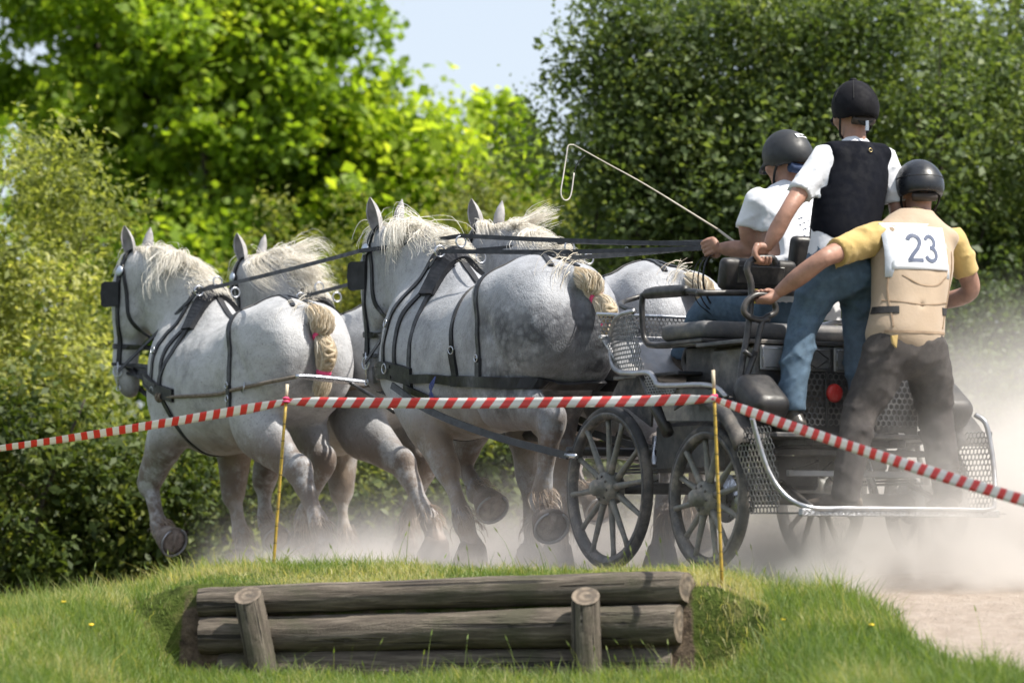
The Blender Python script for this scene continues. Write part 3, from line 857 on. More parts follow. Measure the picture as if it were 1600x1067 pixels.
def horse_material(name, dapple, tone, legdark):
    m, nt, bs = node_mat(name)
    co = N(nt, 'ShaderNodeTexCoord').outputs['Object']
    sep = N(nt, 'ShaderNodeSeparateXYZ'); nt.links.new(co, sep.inputs[0])
    x, y, z = sep.outputs
    base = ramp(nt, mathn(nt, 'ADD', mathn(nt, 'MULTIPLY', noise(nt, co, 2.4, 4, .6), .55), mathn(nt, 'MULTIPLY', noise(nt, co, 16, 6, .75), .45)), [(0.36, tuple(c * .58 for c in tone)), (0.50, tone), (0.64, tuple(min(1, c * 1.22) for c in tone))])
    # dapples of the coat on quarters, flanks and shoulders
    vor = N(nt, 'ShaderNodeTexVoronoi', Scale=27.0, Randomness=1.0); vor.feature = 'F1'
    wob = nt.nodes.new('ShaderNodeVectorMath'); wob.operation = 'ADD'
    wn_ = N(nt, 'ShaderNodeTexNoise', Scale=14.0, Detail=3.0); nt.links.new(co, wn_.inputs['Vector'])
    sc_ = nt.nodes.new('ShaderNodeVectorMath'); sc_.operation = 'SCALE'; sc_.inputs['Scale'].default_value = 0.045
    nt.links.new(wn_.outputs['Color'], sc_.inputs[0]); nt.links.new(co, wob.inputs[0]); nt.links.new(sc_.outputs[0], wob.inputs[1])
    nt.links.new(wob.outputs[0], vor.inputs['Vector'])
    rings = mathn(nt, 'MULTIPLY', mathn(nt, 'ADD', mathn(nt, 'MULTIPLY', mrange(nt, vor.outputs['Distance'], 0.10, 0.75), .34), .66), mrange(nt, noise(nt, co, 13, 4, .6), .24, .52))
    patch = mrange(nt, noise(nt, co, 2.6, 3), 0.38, 0.62)
    quarters = mathn(nt, 'MULTIPLY', mrange(nt, x, 0.42, 0.0), mrange(nt, z, 1.54, 1.24))
    upper = mrange(nt, z, 0.55, 0.85)
    d = mathn(nt, 'MULTIPLY', mathn(nt, 'MULTIPLY', mathn(nt, 'MULTIPLY', rings, quarters), upper), mathn(nt, 'ADD', mathn(nt, 'MULTIPLY', patch, .6), .4))
    c = mixc(nt, mathn(nt, 'MULTIPLY', d, dapple), base, (0.040, 0.043, 0.055))
    # flea-bitten flecks
    fl = mrange(nt, noise(nt, co, 85, 2, .5), 0.60, 0.70)
    c = mixc(nt, mathn(nt, 'MULTIPLY', fl, .55), c, (0.10, 0.09, 0.09))
    # darker skin on knees, hocks and muzzle
    leg = mathn(nt, 'MULTIPLY', mrange(nt, z, 0.92, 0.66), mrange(nt, noise(nt, co, 6, 6, .7), 0.34, 0.56))
    c = mixc(nt, mathn(nt, 'MULTIPLY', leg, legdark), c, (0.115, 0.085, 0.066))
    foot = mathn(nt, 'MULTIPLY', mrange(nt, z, 0.42, 0.16), mrange(nt, noise(nt, co, 9, 4), 0.32, 0.6))
    c = mixc(nt, mathn(nt, 'MULTIPLY', foot, .65), c, (0.30, 0.21, 0.155))
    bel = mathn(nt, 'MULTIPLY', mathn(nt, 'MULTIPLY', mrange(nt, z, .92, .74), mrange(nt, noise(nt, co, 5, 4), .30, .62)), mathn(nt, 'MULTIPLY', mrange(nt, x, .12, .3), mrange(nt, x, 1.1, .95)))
    c = mixc(nt, mathn(nt, 'MULTIPLY', bel, .55), c, (.23, .175, .12))  # belly stain that also puts warm bounce off the sand into the colour
    muz = mathn(nt, 'MULTIPLY', mrange(nt, z, 1.24, 1.10), mrange(nt, x, 1.62, 1.78))
    c = mixc(nt, mathn(nt, 'MULTIPLY', muz, .8), c, (0.11, 0.10, 0.11))
    nt.links.new(c, bs.inputs['Base Color'])
    bs.inputs['Roughness'].default_value = 0.58
    bs.inputs['Sheen Weight'].default_value = 0.15
    bs.inputs['Sheen Roughness'].default_value = 0.5
    mp = N(nt, 'ShaderNodeMapping'); mp.inputs['Scale'].default_value = (1, 1, .35)
    nt.links.new(co, mp.inputs[0])
    h = mathn(nt, 'ADD', noise(nt, mp.outputs[0], 150, 2), mathn(nt, 'MULTIPLY', noise(nt, co, 11, 4), 2.2))
    add_bump(nt, bs, h, .55, .007)
    return m

def hair_material(name, a, b):
    m, nt, bs = node_mat(name)
    at = N(nt, 'ShaderNodeAttribute', attribute_name='shade')
    c = ramp(nt, at.outputs['Fac'], [(0.0, a), (1.0, b)])
    nt.links.new(c, bs.inputs['Base Color'])
    bs.inputs['Roughness'].default_value = .45
    tr = N(nt, 'ShaderNodeBsdfTranslucent'); nt.links.new(c, tr.inputs['Color'])
    mx = N(nt, 'ShaderNodeMixShader'); mx.inputs[0].default_value = .42
    out = nt.nodes['Material Output']
    nt.links.new(bs.outputs[0], mx.inputs[1]); nt.links.new(tr.outputs[0], mx.inputs[2]); nt.links.new(mx.outputs[0], out.inputs['Surface'])
    return m

M['mane'] = hair_material('mane_hair', (0.72, 0.67, 0.58), (0.93, 0.91, 0.86))
M['tail'] = hair_material('tail_hair', (0.66, 0.55, 0.39), (0.92, 0.88, 0.79))
M['feather'] = hair_material('feather_hair', (0.20, 0.14, 0.10), (0.48, 0.40, 0.33))
M['hoof'] = pmat('hoof_horn', (0.13, 0.10, 0.085), .7, var=.4, vs_=18, bump=.4, bs_=40, dirt=DUST, dirt_amt=.6)
M['sole'] = pmat('hoof_sole', (0.24, 0.20, 0.175), .9, var=.4, vs_=25, bump=.6, bs_=50)
M['shoe'] = pmat('iron_shoe', (0.30, 0.30, 0.32), .5, .6, var=.25)
M['earcoat'] = pmat('ear_coat', (0.30, 0.29, 0.29), .8, var=.35, vs_=14)
M['earin'] = pmat('ear_skin', (0.20, 0.17, 0.17), .8)

def make_horse(name, label, loc, theta, legs, mat, back, yaw=0.0, lift=0.0, seed=0, mane_side=1, mane_len=.3, wind=.5, vox=.0165):
    rotz = math.radians(90 + theta)
    root = thing(name, label, 'horse', loc, rotz, 'grey draught horses of the team')
    r = np.random.default_rng(seed)

    def Bd(p):
        """arch of the neck to the side and the carriage of the head"""
        p = np.array(p, float); one = p.ndim == 1; p = np.atleast_2d(p)
        t = np.clip((p[:, 0] - 1.0) / .95, 0, 1.3)
        q = p.copy()
        q[:, 1] = p[:, 1] * np.cos(yaw * t) + yaw * .5 * t * t * .95
        q[:, 0] = p[:, 0] - p[:, 1] * np.sin(yaw * t) - .12 * abs(yaw) * t * t
        q[:, 0] -= back * smooth01(p[:, 0], 1.05, 1.85)
        q[:, 2] = p[:, 2] + lift * smooth01(p[:, 0], 1.0, 1.7)
        return q[0] if one else q

    F = Field((-1.25, -.55, -.02), (2.35, .8, 2.35), vox)
    # trunk
    F.chain([(-.21, 0, 1.24, .20, .25), (-.14, 0, 1.265, .26, .33), (.03, 0, 1.265, .30, .385), (.25, 0, 1.215, .315, .375), (.52, 0, 1.135, .335, .40),
             (.82, 0, 1.13, .325, .425), (1.05, 0, 1.17, .275, .43), (1.24, 0, 1.17, .25, .36), (1.36, 0, 1.14, .19, .25)], k=.02)
    for s in (-1, 1):
        F.ball((-.11, s * .160, 1.25), (.335, .175, .34), k=.06, tilt=.25)            # quarters
        F.ball((1.12, s * .17, 1.18), (.27, .15, .35), k=.08, tilt=-.35)   # shoulder
        F.ball((1.30, s * .12, 1.08), (.16, .13, .19), k=.08)              # breast
        F.ball((.10, s * .24, 1.44), (.10, .09, .09), k=.10)               # point of hip
    F.chain([(-.0, 0, 1.74, .018, .018), (-.26, 0, 1.60, .02, .02), (-.46, 0, 1.3, .035, .035), (-.46, 0, 1.0, .05, .05)], k=.10, op='sub')
    F.ball((-.27, 0, 1.50), (.14, .055, .07), k=.05)                      # root of the tail
    # neck and head
    side = [(-math.sin(yaw * t), math.cos(yaw * t), 0) for t in (0, .2, .42, .68, .88)]
    nk = [(1.02, 0, 1.36, .19, .33), (1.19, 0, 1.47, .165, .35), (1.42, 0, 1.60, .135, .315), (1.66, 0, 1.70, .112, .25), (1.84, 0, 1.76, .095, .17)]
    F.chain([(*Bd(n[:3]), *n[3:]) for n in nk], side, k=.10)
    hs = (-math.sin(yaw * .98), math.cos(yaw * .98), 0)
    hd = [(1.90, 0, 1.85, .085, .10), (1.955, 0, 1.72, .105, .135), (1.94, 0, 1.55, .095, .155), (1.965, 0, 1.38, .072, .115), (1.985, 0, 1.22, .066, .088), (1.965, 0, 1.11, .066, .082), (1.945, 0, 1.06, .052, .06)]
    F.chain([(*Bd(n[:3]), *n[3:]) for n in hd], hs, k=.05)
    for s in (-1, 1):
        F.ball(Bd((1.875, s * .055, 1.52)), (.10, .045, .13), k=.05, rot=yaw)     # jowl
        F.ball(Bd((2.015, s * .088, 1.69)), (.05, .03, .04), k=.03, rot=yaw)      # brow
        F.ball(Bd((2.02, s * .062, 1.13)), (.02, .014, .028), k=.02, op='sub')    # nostril
    F.trunk = Field.__new__(Field); F.trunk.__dict__.update(F.__dict__); F.trunk.f = F.f.copy()
    # legs
    for key, j in legs.items():
        s = 1 if key[0] == 'L' else -1
        if key[1] == 'F':
            (ex, ez), (kx, kz), (fx, fz), (cx, cz) = j['p']
            y0, y1 = s * .20, s * .19
            up = lambda a, b, t: (a[0] + (b[0] - a[0]) * t, a[1] + (b[1] - a[1]) * t)
            e, kn, fe, co = (ex, ez), (kx, kz), (fx, fz), (cx, cz)
            m1 = up(e, kn, .5); c1 = up(kn, fe, .22); c2 = up(kn, fe, .62); pz = up(fe, co, .55)
            st = [(1.14, s * .17, 1.12, .10, .19), (e[0], y0, e[1], .115, .165), (m1[0], y0, m1[1], .090, .122), (*((kn[0], y1, kn[1])), .074, .086), (c1[0], y1, c1[1], .049, .060),
                  (c2[0], y1, c2[1], .041, .050), (fe[0], y1, fe[1], .058, .068), (pz[0], y1, pz[1], .049, .053), (co[0], y1, co[1], .062, .066)]
            F.chain(st, k=.05)
            F.ball((m1[0] + .03, y0 + s * .03, (e[1] + m1[1]) / 2), (.06, .04, .12), k=.05)
        else:
            (sx, sz), (hx, hz), (fx, fz), (cx, cz) = j['p']
            y0, y1 = s * .20, s * .175
            L = lambda a, b, t: a + (b - a) * t
            st = [(-.05, s * .15, 1.25, .15, .28), (L(-.06, sx, .5), s * .18, L(1.2, sz, .55), .15, .265), (L(sx, hx, .18), y0, L(sz, hz, .15), .128, .215), (L(sx, hx, .55), y0 * .97, L(sz, hz, .55), .092, .142),
                  (L(sx, hx, .86), y1 * 1.03, L(sz, hz, .87), .062, .096), (hx, y1, hz, .070, .098), (L(hx, fx, .25), y1, L(hz, fz, .25), .057, .074), (L(hx, fx, .65), y1, L(hz, fz, .65), .044, .056),
                  (fx, y1, fz, .061, .071), (L(fx, cx, .55), y1, L(fz, cz, .55), .054, .058), (cx, y1, cz, .064, .068)]
            F.chain(st, k=.05)
            d = nrm(V(hx - sx, 0, hz - sz))
            F.ball((hx + d[0] * .045 - .02, y1, hz + d[2] * .02 + .03), (.045, .035, .05), k=.04)   # point of hock
    for s in (-1, 1):   # folds of flank, elbow and jugular groove
        F.chain([(.30, s * .35, 1.40, .014, .014), (.36, s * .37, 1.15, .022, .022), (.33, s * .345, .92, .024, .024)], k=.07, op='sub')
        F.chain([(.93, s * .35, 1.38, .014, .014), (.89, s * .362, 1.15, .020, .020), (.95, s * .325, .93, .022, .022)], k=.06, op='sub')
        F.chain([(-.02, s * .355, 1.30, .012, .012), (-.17, s * .345, 1.10, .018, .018), (-.24, s * .315, .90, .020, .020)], k=.05, op='sub')
        F.chain([tuple(Bd((1.20, s * .22, 1.22))) + (.012, .012), tuple(Bd((1.45, s * .16, 1.36))) + (.012, .012), tuple(Bd((1.70, s * .12, 1.52))) + (.012, .012)], k=.05, op='sub')
    F.folds(.0055, 15, seed); F.folds(.0020, 42, seed + 1)
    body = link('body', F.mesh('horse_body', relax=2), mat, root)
    # hooves with shoe and sole
    for key, j in legs.items():
        s = 1 if key[0] == 'L' else -1
        y = s * (.19 if key[1] == 'F' else .175)
        c = V(j['p'][3][0], y, j['p'][3][1]); ax = nrm(V(*j['axis']))
        b = MB().lathe([(.055, -.035), (.072, -.012), (.080, .02), (.100, .090)], c, ax, 20)
        h = b.build('hoof', M['hoof'], root)
        sh = MB(); a_ = np.linspace(.45, 2 * np.pi - .45, 22)
        T = ax; fw = nrm(V(-ax[2], 0, ax[0])) if abs(ax[2]) > .2 else V(0, 0, -1.0)
        if fw[0] < 0 and abs(ax[2]) > .2:
            fw = -fw
        sd = np.cross(T, fw)
        arc = [c + ax * .094 + .089 * (-np.cos(t) * fw + np.sin(t) * sd) for t in a_]
        sh.tube(arc, .010, 6, flat=.7).build('horseshoe', M['shoe'], h)
        sl = MB(); sl.lathe([(.086, .0905), (.05, .0925), (.02, .0945)], c, ax, 18)
        sl.tube([c + ax * .092 - fw * .07, c + ax * .096, c + ax * .093 + fw * .04], [.020, .015, .004], 6).build('sole', M['sole'], h)
        # feather round the fetlock
        n = 70
        f0 = V(j['p'][2][0], y, j['p'][2][1]); dirn = nrm(c - f0)
        bk = nrm(V(-1, 0, 0) - dirn * np.dot(V(-1, 0, 0), dirn)); lt = np.cross(dirn, bk)
        an = r.normal(0, .9, n); t0 = r.uniform(-.06, .05, n)
        P0 = f0 + dirn * t0[:, None] + (.058 * np.cos(an))[:, None] * bk + (.052 * np.sin(an))[:, None] * lt
        out = np.cos(an)[:, None] * bk + np.sin(an)[:, None] * lt
        ln = r.uniform(.03, .085, n)[:, None]
        pts = np.stack([P0, P0 + ln * (.35 * out + .4 * dirn), P0 + ln * (.55 * out + .75 * dirn + V(-.15, 0, -.15)), P0 + ln * (.5 * out + 1.1 * dirn + V(-.3, 0, -.35))], 1)
        hair_mesh('feather', pts, .006, .002, M['feather'], root, seed + 5)
    # ears
    for s in (-1, 1):
        base = Bd((1.875, s * .065, 1.90)); tip = base + V(.02, s * .04, .205)
        b = MB(); q = 9; prof = [.026, .040, .047, .044, .030, .004]
        rows = []
        fr = nrm(V(math.cos(yaw + s * 2.0), math.sin(yaw + s * 2.0), 0)); sdv = V(-fr[1], fr[0], 0)
        for i, w in enumerate(prof):
            t = i / (len(prof) - 1); cc = base + (tip - base) * t
            ang = np.linspace(-2.2, 2.2, q)
            rows.append(cc - fr * 0.0 + w * (-np.cos(ang)[:, None] * fr * .8 + np.sin(ang)[:, None] * sdv))
        outer = np.vstack(rows); inner = outer.copy()
        for i in range(len(prof)):
            cc = base + (tip - base) * (i / (len(prof) - 1))
            inner[i * q:(i + 1) * q] = cc + (outer[i * q:(i + 1) * q] - cc) * .8
        f = []
        k = len(outer)
        for i in range(len(prof) - 1):
            for a in range(q - 1):
                f.append((i * q + a, i * q + a + 1, (i + 1) * q + a + 1, (i + 1) * q + a))
                f.append((k + i * q + a, k + (i + 1) * q + a, k + (i + 1) * q + a + 1, k + i * q + a + 1))
            for a in (0, q - 1):
                f.append((i * q + a, (i + 1) * q + a, k + (i + 1) * q + a, k + i * q + a))
        b.add(np.vstack([outer, inner]), f)
        b.build('ear', M['earcoat'], root)
    # mane: locks rising from the crest, blown back and to one side
    n = 2800
    cx = np.sort(r.uniform(1.02, 1.93, n)); i_ = np.interp(cx, [p[0] for p in nk] + [1.92], [p[2] for p in nk] + [1.82])
    C0 = np.stack([cx, np.zeros(n), i_], 1); U = np.stack([cx - .08, r.normal(0, .035, n), i_ + .3], 1)
    P = F.shoot(Bd(C0), Bd(U), -.012, 1.5)
    lock = np.floor((cx - 1.0) / .045).astype(int)
    lr = np.random.default_rng(seed + 3); lockdir = lr.normal(0, 1, (40, 3))
    sdn = np.where(lr.uniform(size=40)[lock % 40] < (.6 * smooth01(cx, 1.30, 1.5) * (1 - smooth01(cx, 1.74, 1.84)) if mane_side > 0 else .12), 1, -1)
    d = nrm(np.stack([r.normal(-.35, .25, n), sdn * r.uniform(.25, .8, n), r.uniform(.0, .35, n)], 1) + .22 * lockdir[lock % 40])
    stray = r.uniform(size=n) < (.17 if mane_len > .2 else .04)
    d[stray] = nrm(d[stray] + V(-.5, 0, .9) + .4 * r.normal(size=(stray.sum(), 3)))
    L = np.where(stray, 1.25, 1.0) * mane_len * (.28 + .72 * smooth01(cx, 1.15, 1.5)) * r.uniform(.55, 1.2, n) * (1 + .25 * lockdir[lock % 40, 0])
    path = [P]; m_ = 9; step = np.clip(L, .10, .6)[:, None] / m_
    for i in range(m_):
        f = i / m_
        d = nrm(d + V(-wind * .55, 0, -.34) + np.stack([0 * cx, sdn * .05, 0 * cx], 1) + .07 * r.normal(size=(n, 3)) + .20 * lockdir[(lock + i // 3) % 40])
        q = path[-1] + d * step
        sd_ = F.sample(q); g = F.grad(q)
        q = np.where((sd_ < .014)[:, None], q + g * (.014 - sd_)[:, None], q)
        path.append(q)
    hair_mesh('mane', np.stack(path, 1), .0046, .0011, M['mane'], root, seed)
    # forelock
    n = 70
    P = Bd(np.stack([r.uniform(1.86, 1.93, n), r.normal(0, .03, n), np.full(n, 1.945)], 1))
    d = nrm(np.stack([r.uniform(.2, 1.0, n), r.normal(.25 * mane_side, .35, n), r.uniform(-.1, .5, n)], 1))
    path = [P]
    for i in range(9):
        d = nrm(d + V(-.05, 0, -.33) + .15 * r.normal(size=(n, 3))); q = path[-1] + d * .024
        sd_ = F.sample(q); g = F.grad(q); q = np.where((sd_ < .012)[:, None], q + g * (.012 - sd_)[:, None], q); path.append(q)
    hair_mesh('forelock', np.stack(path, 1), .006, .003, M['mane'], root, seed + 9)
    return root, F, Bd

def make_tail(root, F, seed, sway, tie, out):
    """docked tail: loose hair at the root, bound at two places with pink ribbon, plaited bulge between"""
    r = np.random.default_rng(seed)
    prof = [(1.545, .03, .0), (1.53, .060, .2), (1.47, .086, .6), (1.42, .075, .9), (1.385, .050, 1.0), (1.33, .066, 1.1), (1.27, .074, 1.15), (1.205, .060, 1.1), (1.16, .042, 1.1), (1.11, .058, 1.1), (1.05, .055, 1.1), (1.0, .02, 1.1)]
    if tie:
        prof = [(1.535, .03, 0), (1.52, .052, .2), (1.47, .070, .6), (1.43, .060, .8), (1.395, .034, 1.0), (1.365, .055, 1.1), (1.33, .062, 1.15), (1.285, .048, 1.1), (1.255, .028, 1.1), (1.235, .040, 1.1), (1.20, .018, 1.1)]
    cl = []
    for i, (z, rr, bk) in enumerate(prof):
        xs = F.shoot([(0, 0, z)], [(-.5, 0, z)], 0.0, 2.0)[0][0] if z < 1.52 else -.30
        xs = min(xs, -.37 if z < 1.5 else -.30) - .6 * rr - out * bk * min(1, (1.56 - z) / .25)
        cl.append((xs, sway * bk, z, rr * .88))
    Q = catmull(cl, 44)
    T = nrm(np.gradient(Q[:, :3], axis=0)); S = np.tile(V(0, 1, 0), (44, 1)); B = nrm(np.cross(T, S))
    n = 950
    an = r.uniform(0, 6.28, n); rho = np.sqrt(r.uniform(.25, 1, n)); tw = r.normal(0, .5, n); st = (r.uniform(0, 9, n)).astype(int); en = r.integers(34, 44, n)
    paths = []
    for i in range(n):
        ii = np.clip(np.round(np.linspace(st[i], en[i], 22)).astype(int), 0, 43)
        a = an[i] + tw[i] * np.linspace(0, 2, 22) + .5 * np.sin(np.linspace(0, 9, 22) + an[i])
        R = Q[ii, 3] * rho[i] * (1 + .10 * r.normal(0, 1, 22).cumsum() * .12)
        paths.append(Q[ii, :3] + (R * np.cos(a))[:, None] * S[ii] + (R * np.sin(a))[:, None] * B[ii])
    t = hair_mesh('tail', np.array(paths), .0045, .0025, M['tail'], root, seed)
    core = MB().tube(Q[2:-3, :3], Q[2:-3, 3] * .55, 10).build('tail_core', M['tail'], t)
    # three plaited strands lying proud of the bulge
    for ph in range(3):
        u = np.linspace(18, 29, 30); ii = u.astype(int); a = np.linspace(0, 7.5, 30) + ph * 2.094
        P = Q[ii, :3] + (T[ii]) * ((u - ii) * .012)[:, None] + (Q[ii, 3] * 1.0 * np.sin(a) * .5)[:, None] * S[ii] + V(-1, 0, 0) * (Q[ii, 3] * (.85 + .2 * np.cos(2 * a)))[:, None]
        MB().tube(P, .015, 7).build('plait', M['tail'], t)
    for k in ((17, 34) if tie else (16, 31)):
        rr = Q[k, 3]
        MB().lathe([(rr * 1.0, -.016), (rr * 1.18, -.012), (rr * 1.22, 0), (rr * 1.18, .012), (rr * 1.0, .016)], Q[k, :3], T[k], 16).build('ribbon', M['pink'], t)
    # loose wisps
    n = 26
    P = V(-.30, 0, 1.58) + r.normal(0, .03, (n, 3)); d = nrm(np.stack([r.normal(-.1, .2, n), r.uniform(.2, 1, n), r.normal(.1, .2, n)], 1)); path = [P]
    for i in range(9):
        d = nrm(d + V(0, 0, -.35) + .08 * r.normal(size=(n, 3))); path.append(path[-1] + d * .032)
    hair_mesh('wisp', np.stack(path, 1), .004, .001, M['tail'], root, seed + 2)

# ---------------------------------------------------------------- harness
def axis_of(p):
    """an inner point of trunk, neck or head from which to look outward to p"""
    return V(min(max(p[0], 0.0), 1.02), 0, 1.15)

def lay(F, Bd, pts, centres, n, off=.004):
    P = catmull(pts, n); C = catmull(centres, n)
    Q = F.shoot(Bd(C), Bd(P), off, 2.2)
    for _ in range(2):
        Q[1:-1] = .5 * Q[1:-1] + .25 * (Q[:-2] + Q[2:])
    return Q, F.grad(Q)

def strap(F, Bd, pts, centres, w, root, name, n=40, th=.008, off=.006, mat=None):
    if name in ('girth', 'martingale', 'breast_collar', 'collar_edging'):
        F = F.trunk
    Q, G = lay(F, Bd, pts, centres, n, off)
    return MB().ribbon(Q, G, w, th).build(name, mat or M['leather'], root)

def make_harness(hroot, F, Bd, wheeler, name, label, hlabel, yaw):
    t = thing(name, label, 'harness', hroot.location, hroot.rotation_euler.z, 'driving harness on the horses')
    S = lambda pts, cen, w, nm, n=40, **k: strap(F, Bd, pts, cen, w, t, nm, n, **k)
    # breast collar round the chest
    zc = 1.13 if not wheeler else 1.10
    pts = [(.85, .4, zc - .06), (1.1, .42, zc - .02), (1.35, .32, zc), (1.6, 0, zc), (1.35, -.32, zc), (1.1, -.42, zc - .02), (.85, -.4, zc - .06)]
    cen = [(.85, 0, zc - .06), (1.02, 0, zc - .02), (1.08, 0, zc), (1.1, 0, zc), (1.08, 0, zc), (1.02, 0, zc - .02), (.85, 0, zc - .06)]
    S(pts, cen, .10 if wheeler else .085, 'breast_collar', 70, th=.018)
    for dz in (-.028, .028):
        S([(p[0], p[1], p[2] + dz) for p in pts[1:-1]], [(c[0], c[1], c[2] + dz) for c in cen[1:-1]], .018, 'collar_edging', 60, th=.012, off=.016)
    for s in (-1, 1):
        # neck strap from collar over the withers
        S([(1.24, s * .35, 1.12), (1.20, s * .33, 1.35), (1.10, s * .28, 1.60), (1.0, 0, 2.0)], [(1.1, 0, 1.12), (1.08, 0, 1.3), (1.02, 0, 1.4), (.98, 0, 1.4)], .035, 'neck_strap', 36)
        S([(1.05, s * .4, 1.10), (1.04, s * .35, 1.35), (.96, s * .25, 1.6), (.9, 0, 1.9)], [(1.02, 0, 1.1), (1.0, 0, 1.25), (.92, 0, 1.3), (.9, 0, 1.3)], .032, 'neck_strap', 36)
        # hip straps
        S([(.10, 0, 2.0), (.10, s * .2, 1.75), (.07, s * .45, 1.35), (.06, s * .5, 1.02)], [(.1, 0, 1.3), (.1, 0, 1.3), (.07, 0, 1.25), (.06, 0, 1.02)], .038 if wheeler else .045, 'hip_strap', 36)
        S([(.06, s * .5, 1.10), (.06, s * .5, .96)], [(.06, 0, 1.10), (.06, 0, .96)], .055, 'strap_keeper', 8, th=.016)
        if wheeler:
            S([(.46, 0, 2.0), (.45, s * .2, 1.75), (.40, s * .45, 1.35), (.38, s * .5, 1.0)], [(.46, 0, 1.2), (.45, 0, 1.2), (.40, 0, 1.15), (.38, 0, 1.0)], .028, 'loin_strap', 36)
            S([(.39, s * .5, 1.16), (.38, s * .5, 1.0)], [(.39, 0, 1.16), (.38, 0, 1.0)], .045, 'strap_keeper', 8, th=.016)
        # rump fork to the tail
        S([(.10, 0, 2.0), (-.10, s * .06, 1.95), (-.30, s * .13, 1.75)], [(.1, 0, 1.3), (-.08, 0, 1.3), (-.2, 0, 1.3)], .03, 'crupper_strap', 20)
    S([(.9, 0, 1.9), (.5, 0, 1.9), (.1, 0, 2.0)], [(.9, 0, 1.2), (.5, 0, 1.1), (.1, 0, 1.2)], .038, 'back_strap', 30)
    # girth
    a = np.linspace(0, 2 * np.pi, 25)
    gx = lambda z: .90 + .16 * np.exp(-((z - 1.15) / .3) ** 2) if not wheeler else .88 + 0 * z
    zz = 1.15 + .6 * np.cos(a)
    pts = np.stack([gx(zz), .6 * np.sin(a), zz], 1); cen = np.stack([gx(zz) - .0, 0 * a, np.full_like(a, 1.15)], 1)
    S(pts, cen, .04, 'girth', 80)
    # saddle pad with terrets
    S([(.90, .30, 1.62), (.92, .15, 1.8), (.92, 0, 1.9), (.92, -.15, 1.8), (.90, -.30, 1.62)], [(.9, 0, 1.2)] * 5, .11, 'saddle_pad', 30, th=.030)
    for s in (-1, 0, 1):
        Q, G = lay(F, Bd, [(.92, s * .12, 1.9), (.90, s * .12, 1.9)], [(.92, s * .05, 1.2)] * 2, 2, .035)
        MB().ring(Q[0] + G[0] * .035, V(1, 0, 0), .030, .0055, 18, 6).build('terret', M['chrome'], t)
    # martingale to the girth and belly strap end
    S([(1.55, 0, 1.02), (1.3, 0, .6), (1.0, 0, .45)], [(1.1, 0, 1.02), (1.1, 0, 1.1), (1.0, 0, 1.1)], .035, 'martingale', 26)
    if wheeler:
        b = MB()   # breeching round the quarters
        pts = [(.42, .5, 1.0), (.1, .55, .98), (-.25, .5, .96), (-.55, .22, .955), (-.62, 0, .95), (-.55, -.22, .955), (-.25, -.5, .96), (.1, -.55, .98), (.42, -.5, 1.0)]
        cen = [(.42, 0, 1.0), (.1, 0, .98), (0, 0, .97), (0, 0, .96), (0, 0, .95), (0, 0, .96), (0, 0, .97), (.1, 0, .98), (.42, 0, 1.0)]
        S(pts, cen, .06, 'breeching', 80, th=.014, off=.012)
        for s in (-1, 1):
            S([(.86, s * .4, 1.03), (.6, s * .5, 1.02), (.42, s * .5, 1.0)], [(.86, 0, 1.03), (.6, 0, 1.02), (.42, 0, 1.0)], .05, 'side_strap', 24, th=.012, off=.01)
            S([(.95, s * .45, .99), (.7, s * .55, .90), (.45, s * .6, .80)], [(.95, 0, 1.0), (.7, 0, .95), (.45, 0, .95)], .04, 'trace', 20, off=.014)
    # buckles and rings on the side straps
    for s in (-1, 1):
        for (x, z, R) in ((.06, 1.10, .018), (1.2, 1.35, .022), (.38 if wheeler else .07, 1.16 if wheeler else 1.02, .02), (1.16, 1.1, .026)):
            Q, G = lay(F, Bd, [(x, s * .5, z), (x - .01, s * .5, z)], [(x, 0, z)] * 2, 2, .014)
            MB().ring(Q[0] + G[0] * .008, G[0], R, .004, 14, 5).build('buckle', M['chrome'], t)
    # ------------------------------------------------ bridle
    br = thing('driving_bridle', hlabel, 'bridle', hroot.location, hroot.rotation_euler.z, 'bridles with blinkers')
    Sb = lambda pts, cen, w, nm, n=24, **k: strap(F, Bd, pts, cen, w, br, nm, n, **k)
    hz = [1.85, 1.72, 1.55, 1.38, 1.22, 1.11]; hx = [1.90, 1.955, 1.94, 1.965, 1.985, 1.965]
    ax_ = lambda z: (float(np.interp(-z, [-v for v in hz], hx)), 0, z)
    for s in (-1, 1):
        Sb([(1.89, s * .03, 2.05), (1.91, s * .16, 1.93), (1.95, s * .2, 1.78), (1.96, s * .2, 1.6), (1.97, s * .18, 1.4), (1.97, s * .16, 1.2)], [(1.9, 0, 1.85), (1.91, 0, 1.83), ax_(1.76), ax_(1.6), ax_(1.4), ax_(1.2)], .034, 'cheek_strap', 40, th=.012)
        Sb([(1.90, s * .2, 1.84), (1.85, s * .2, 1.68), (1.80, s * .17, 1.52), (1.78, s * .03, 1.40)], [(1.90, 0, 1.8), (1.90, 0, 1.68), (1.92, 0, 1.52), (1.93, 0, 1.45)], .024, 'throat_lash', 26)
        # rosette
        Q, G = lay(F, Bd, [(1.93, s * .2, 1.82), (1.94, s * .2, 1.82)], [(1.93, 0, 1.8)] * 2, 2, .014)
        b = MB().lathe([(.002, .0), (.032, .0), (.034, .006), (.026, .012), (.002, .016)], Q[0], G[0], 20); b.build('rosette', M['rosette'], br)
        # blinker: stiff square leather cup standing out beside the eye
        Q, G = lay(F, Bd, [(1.965, s * .25, 1.665), (1.975, s * .25, 1.665)], [ax_(1.67)] * 2, 2, .012)
        yw = yaw * .98
        fw = V(math.cos(yw + s * .20), math.sin(yw + s * .20), 0); upv = V(0, 0, 1); nn = np.cross(fw, upv)
        ol = []
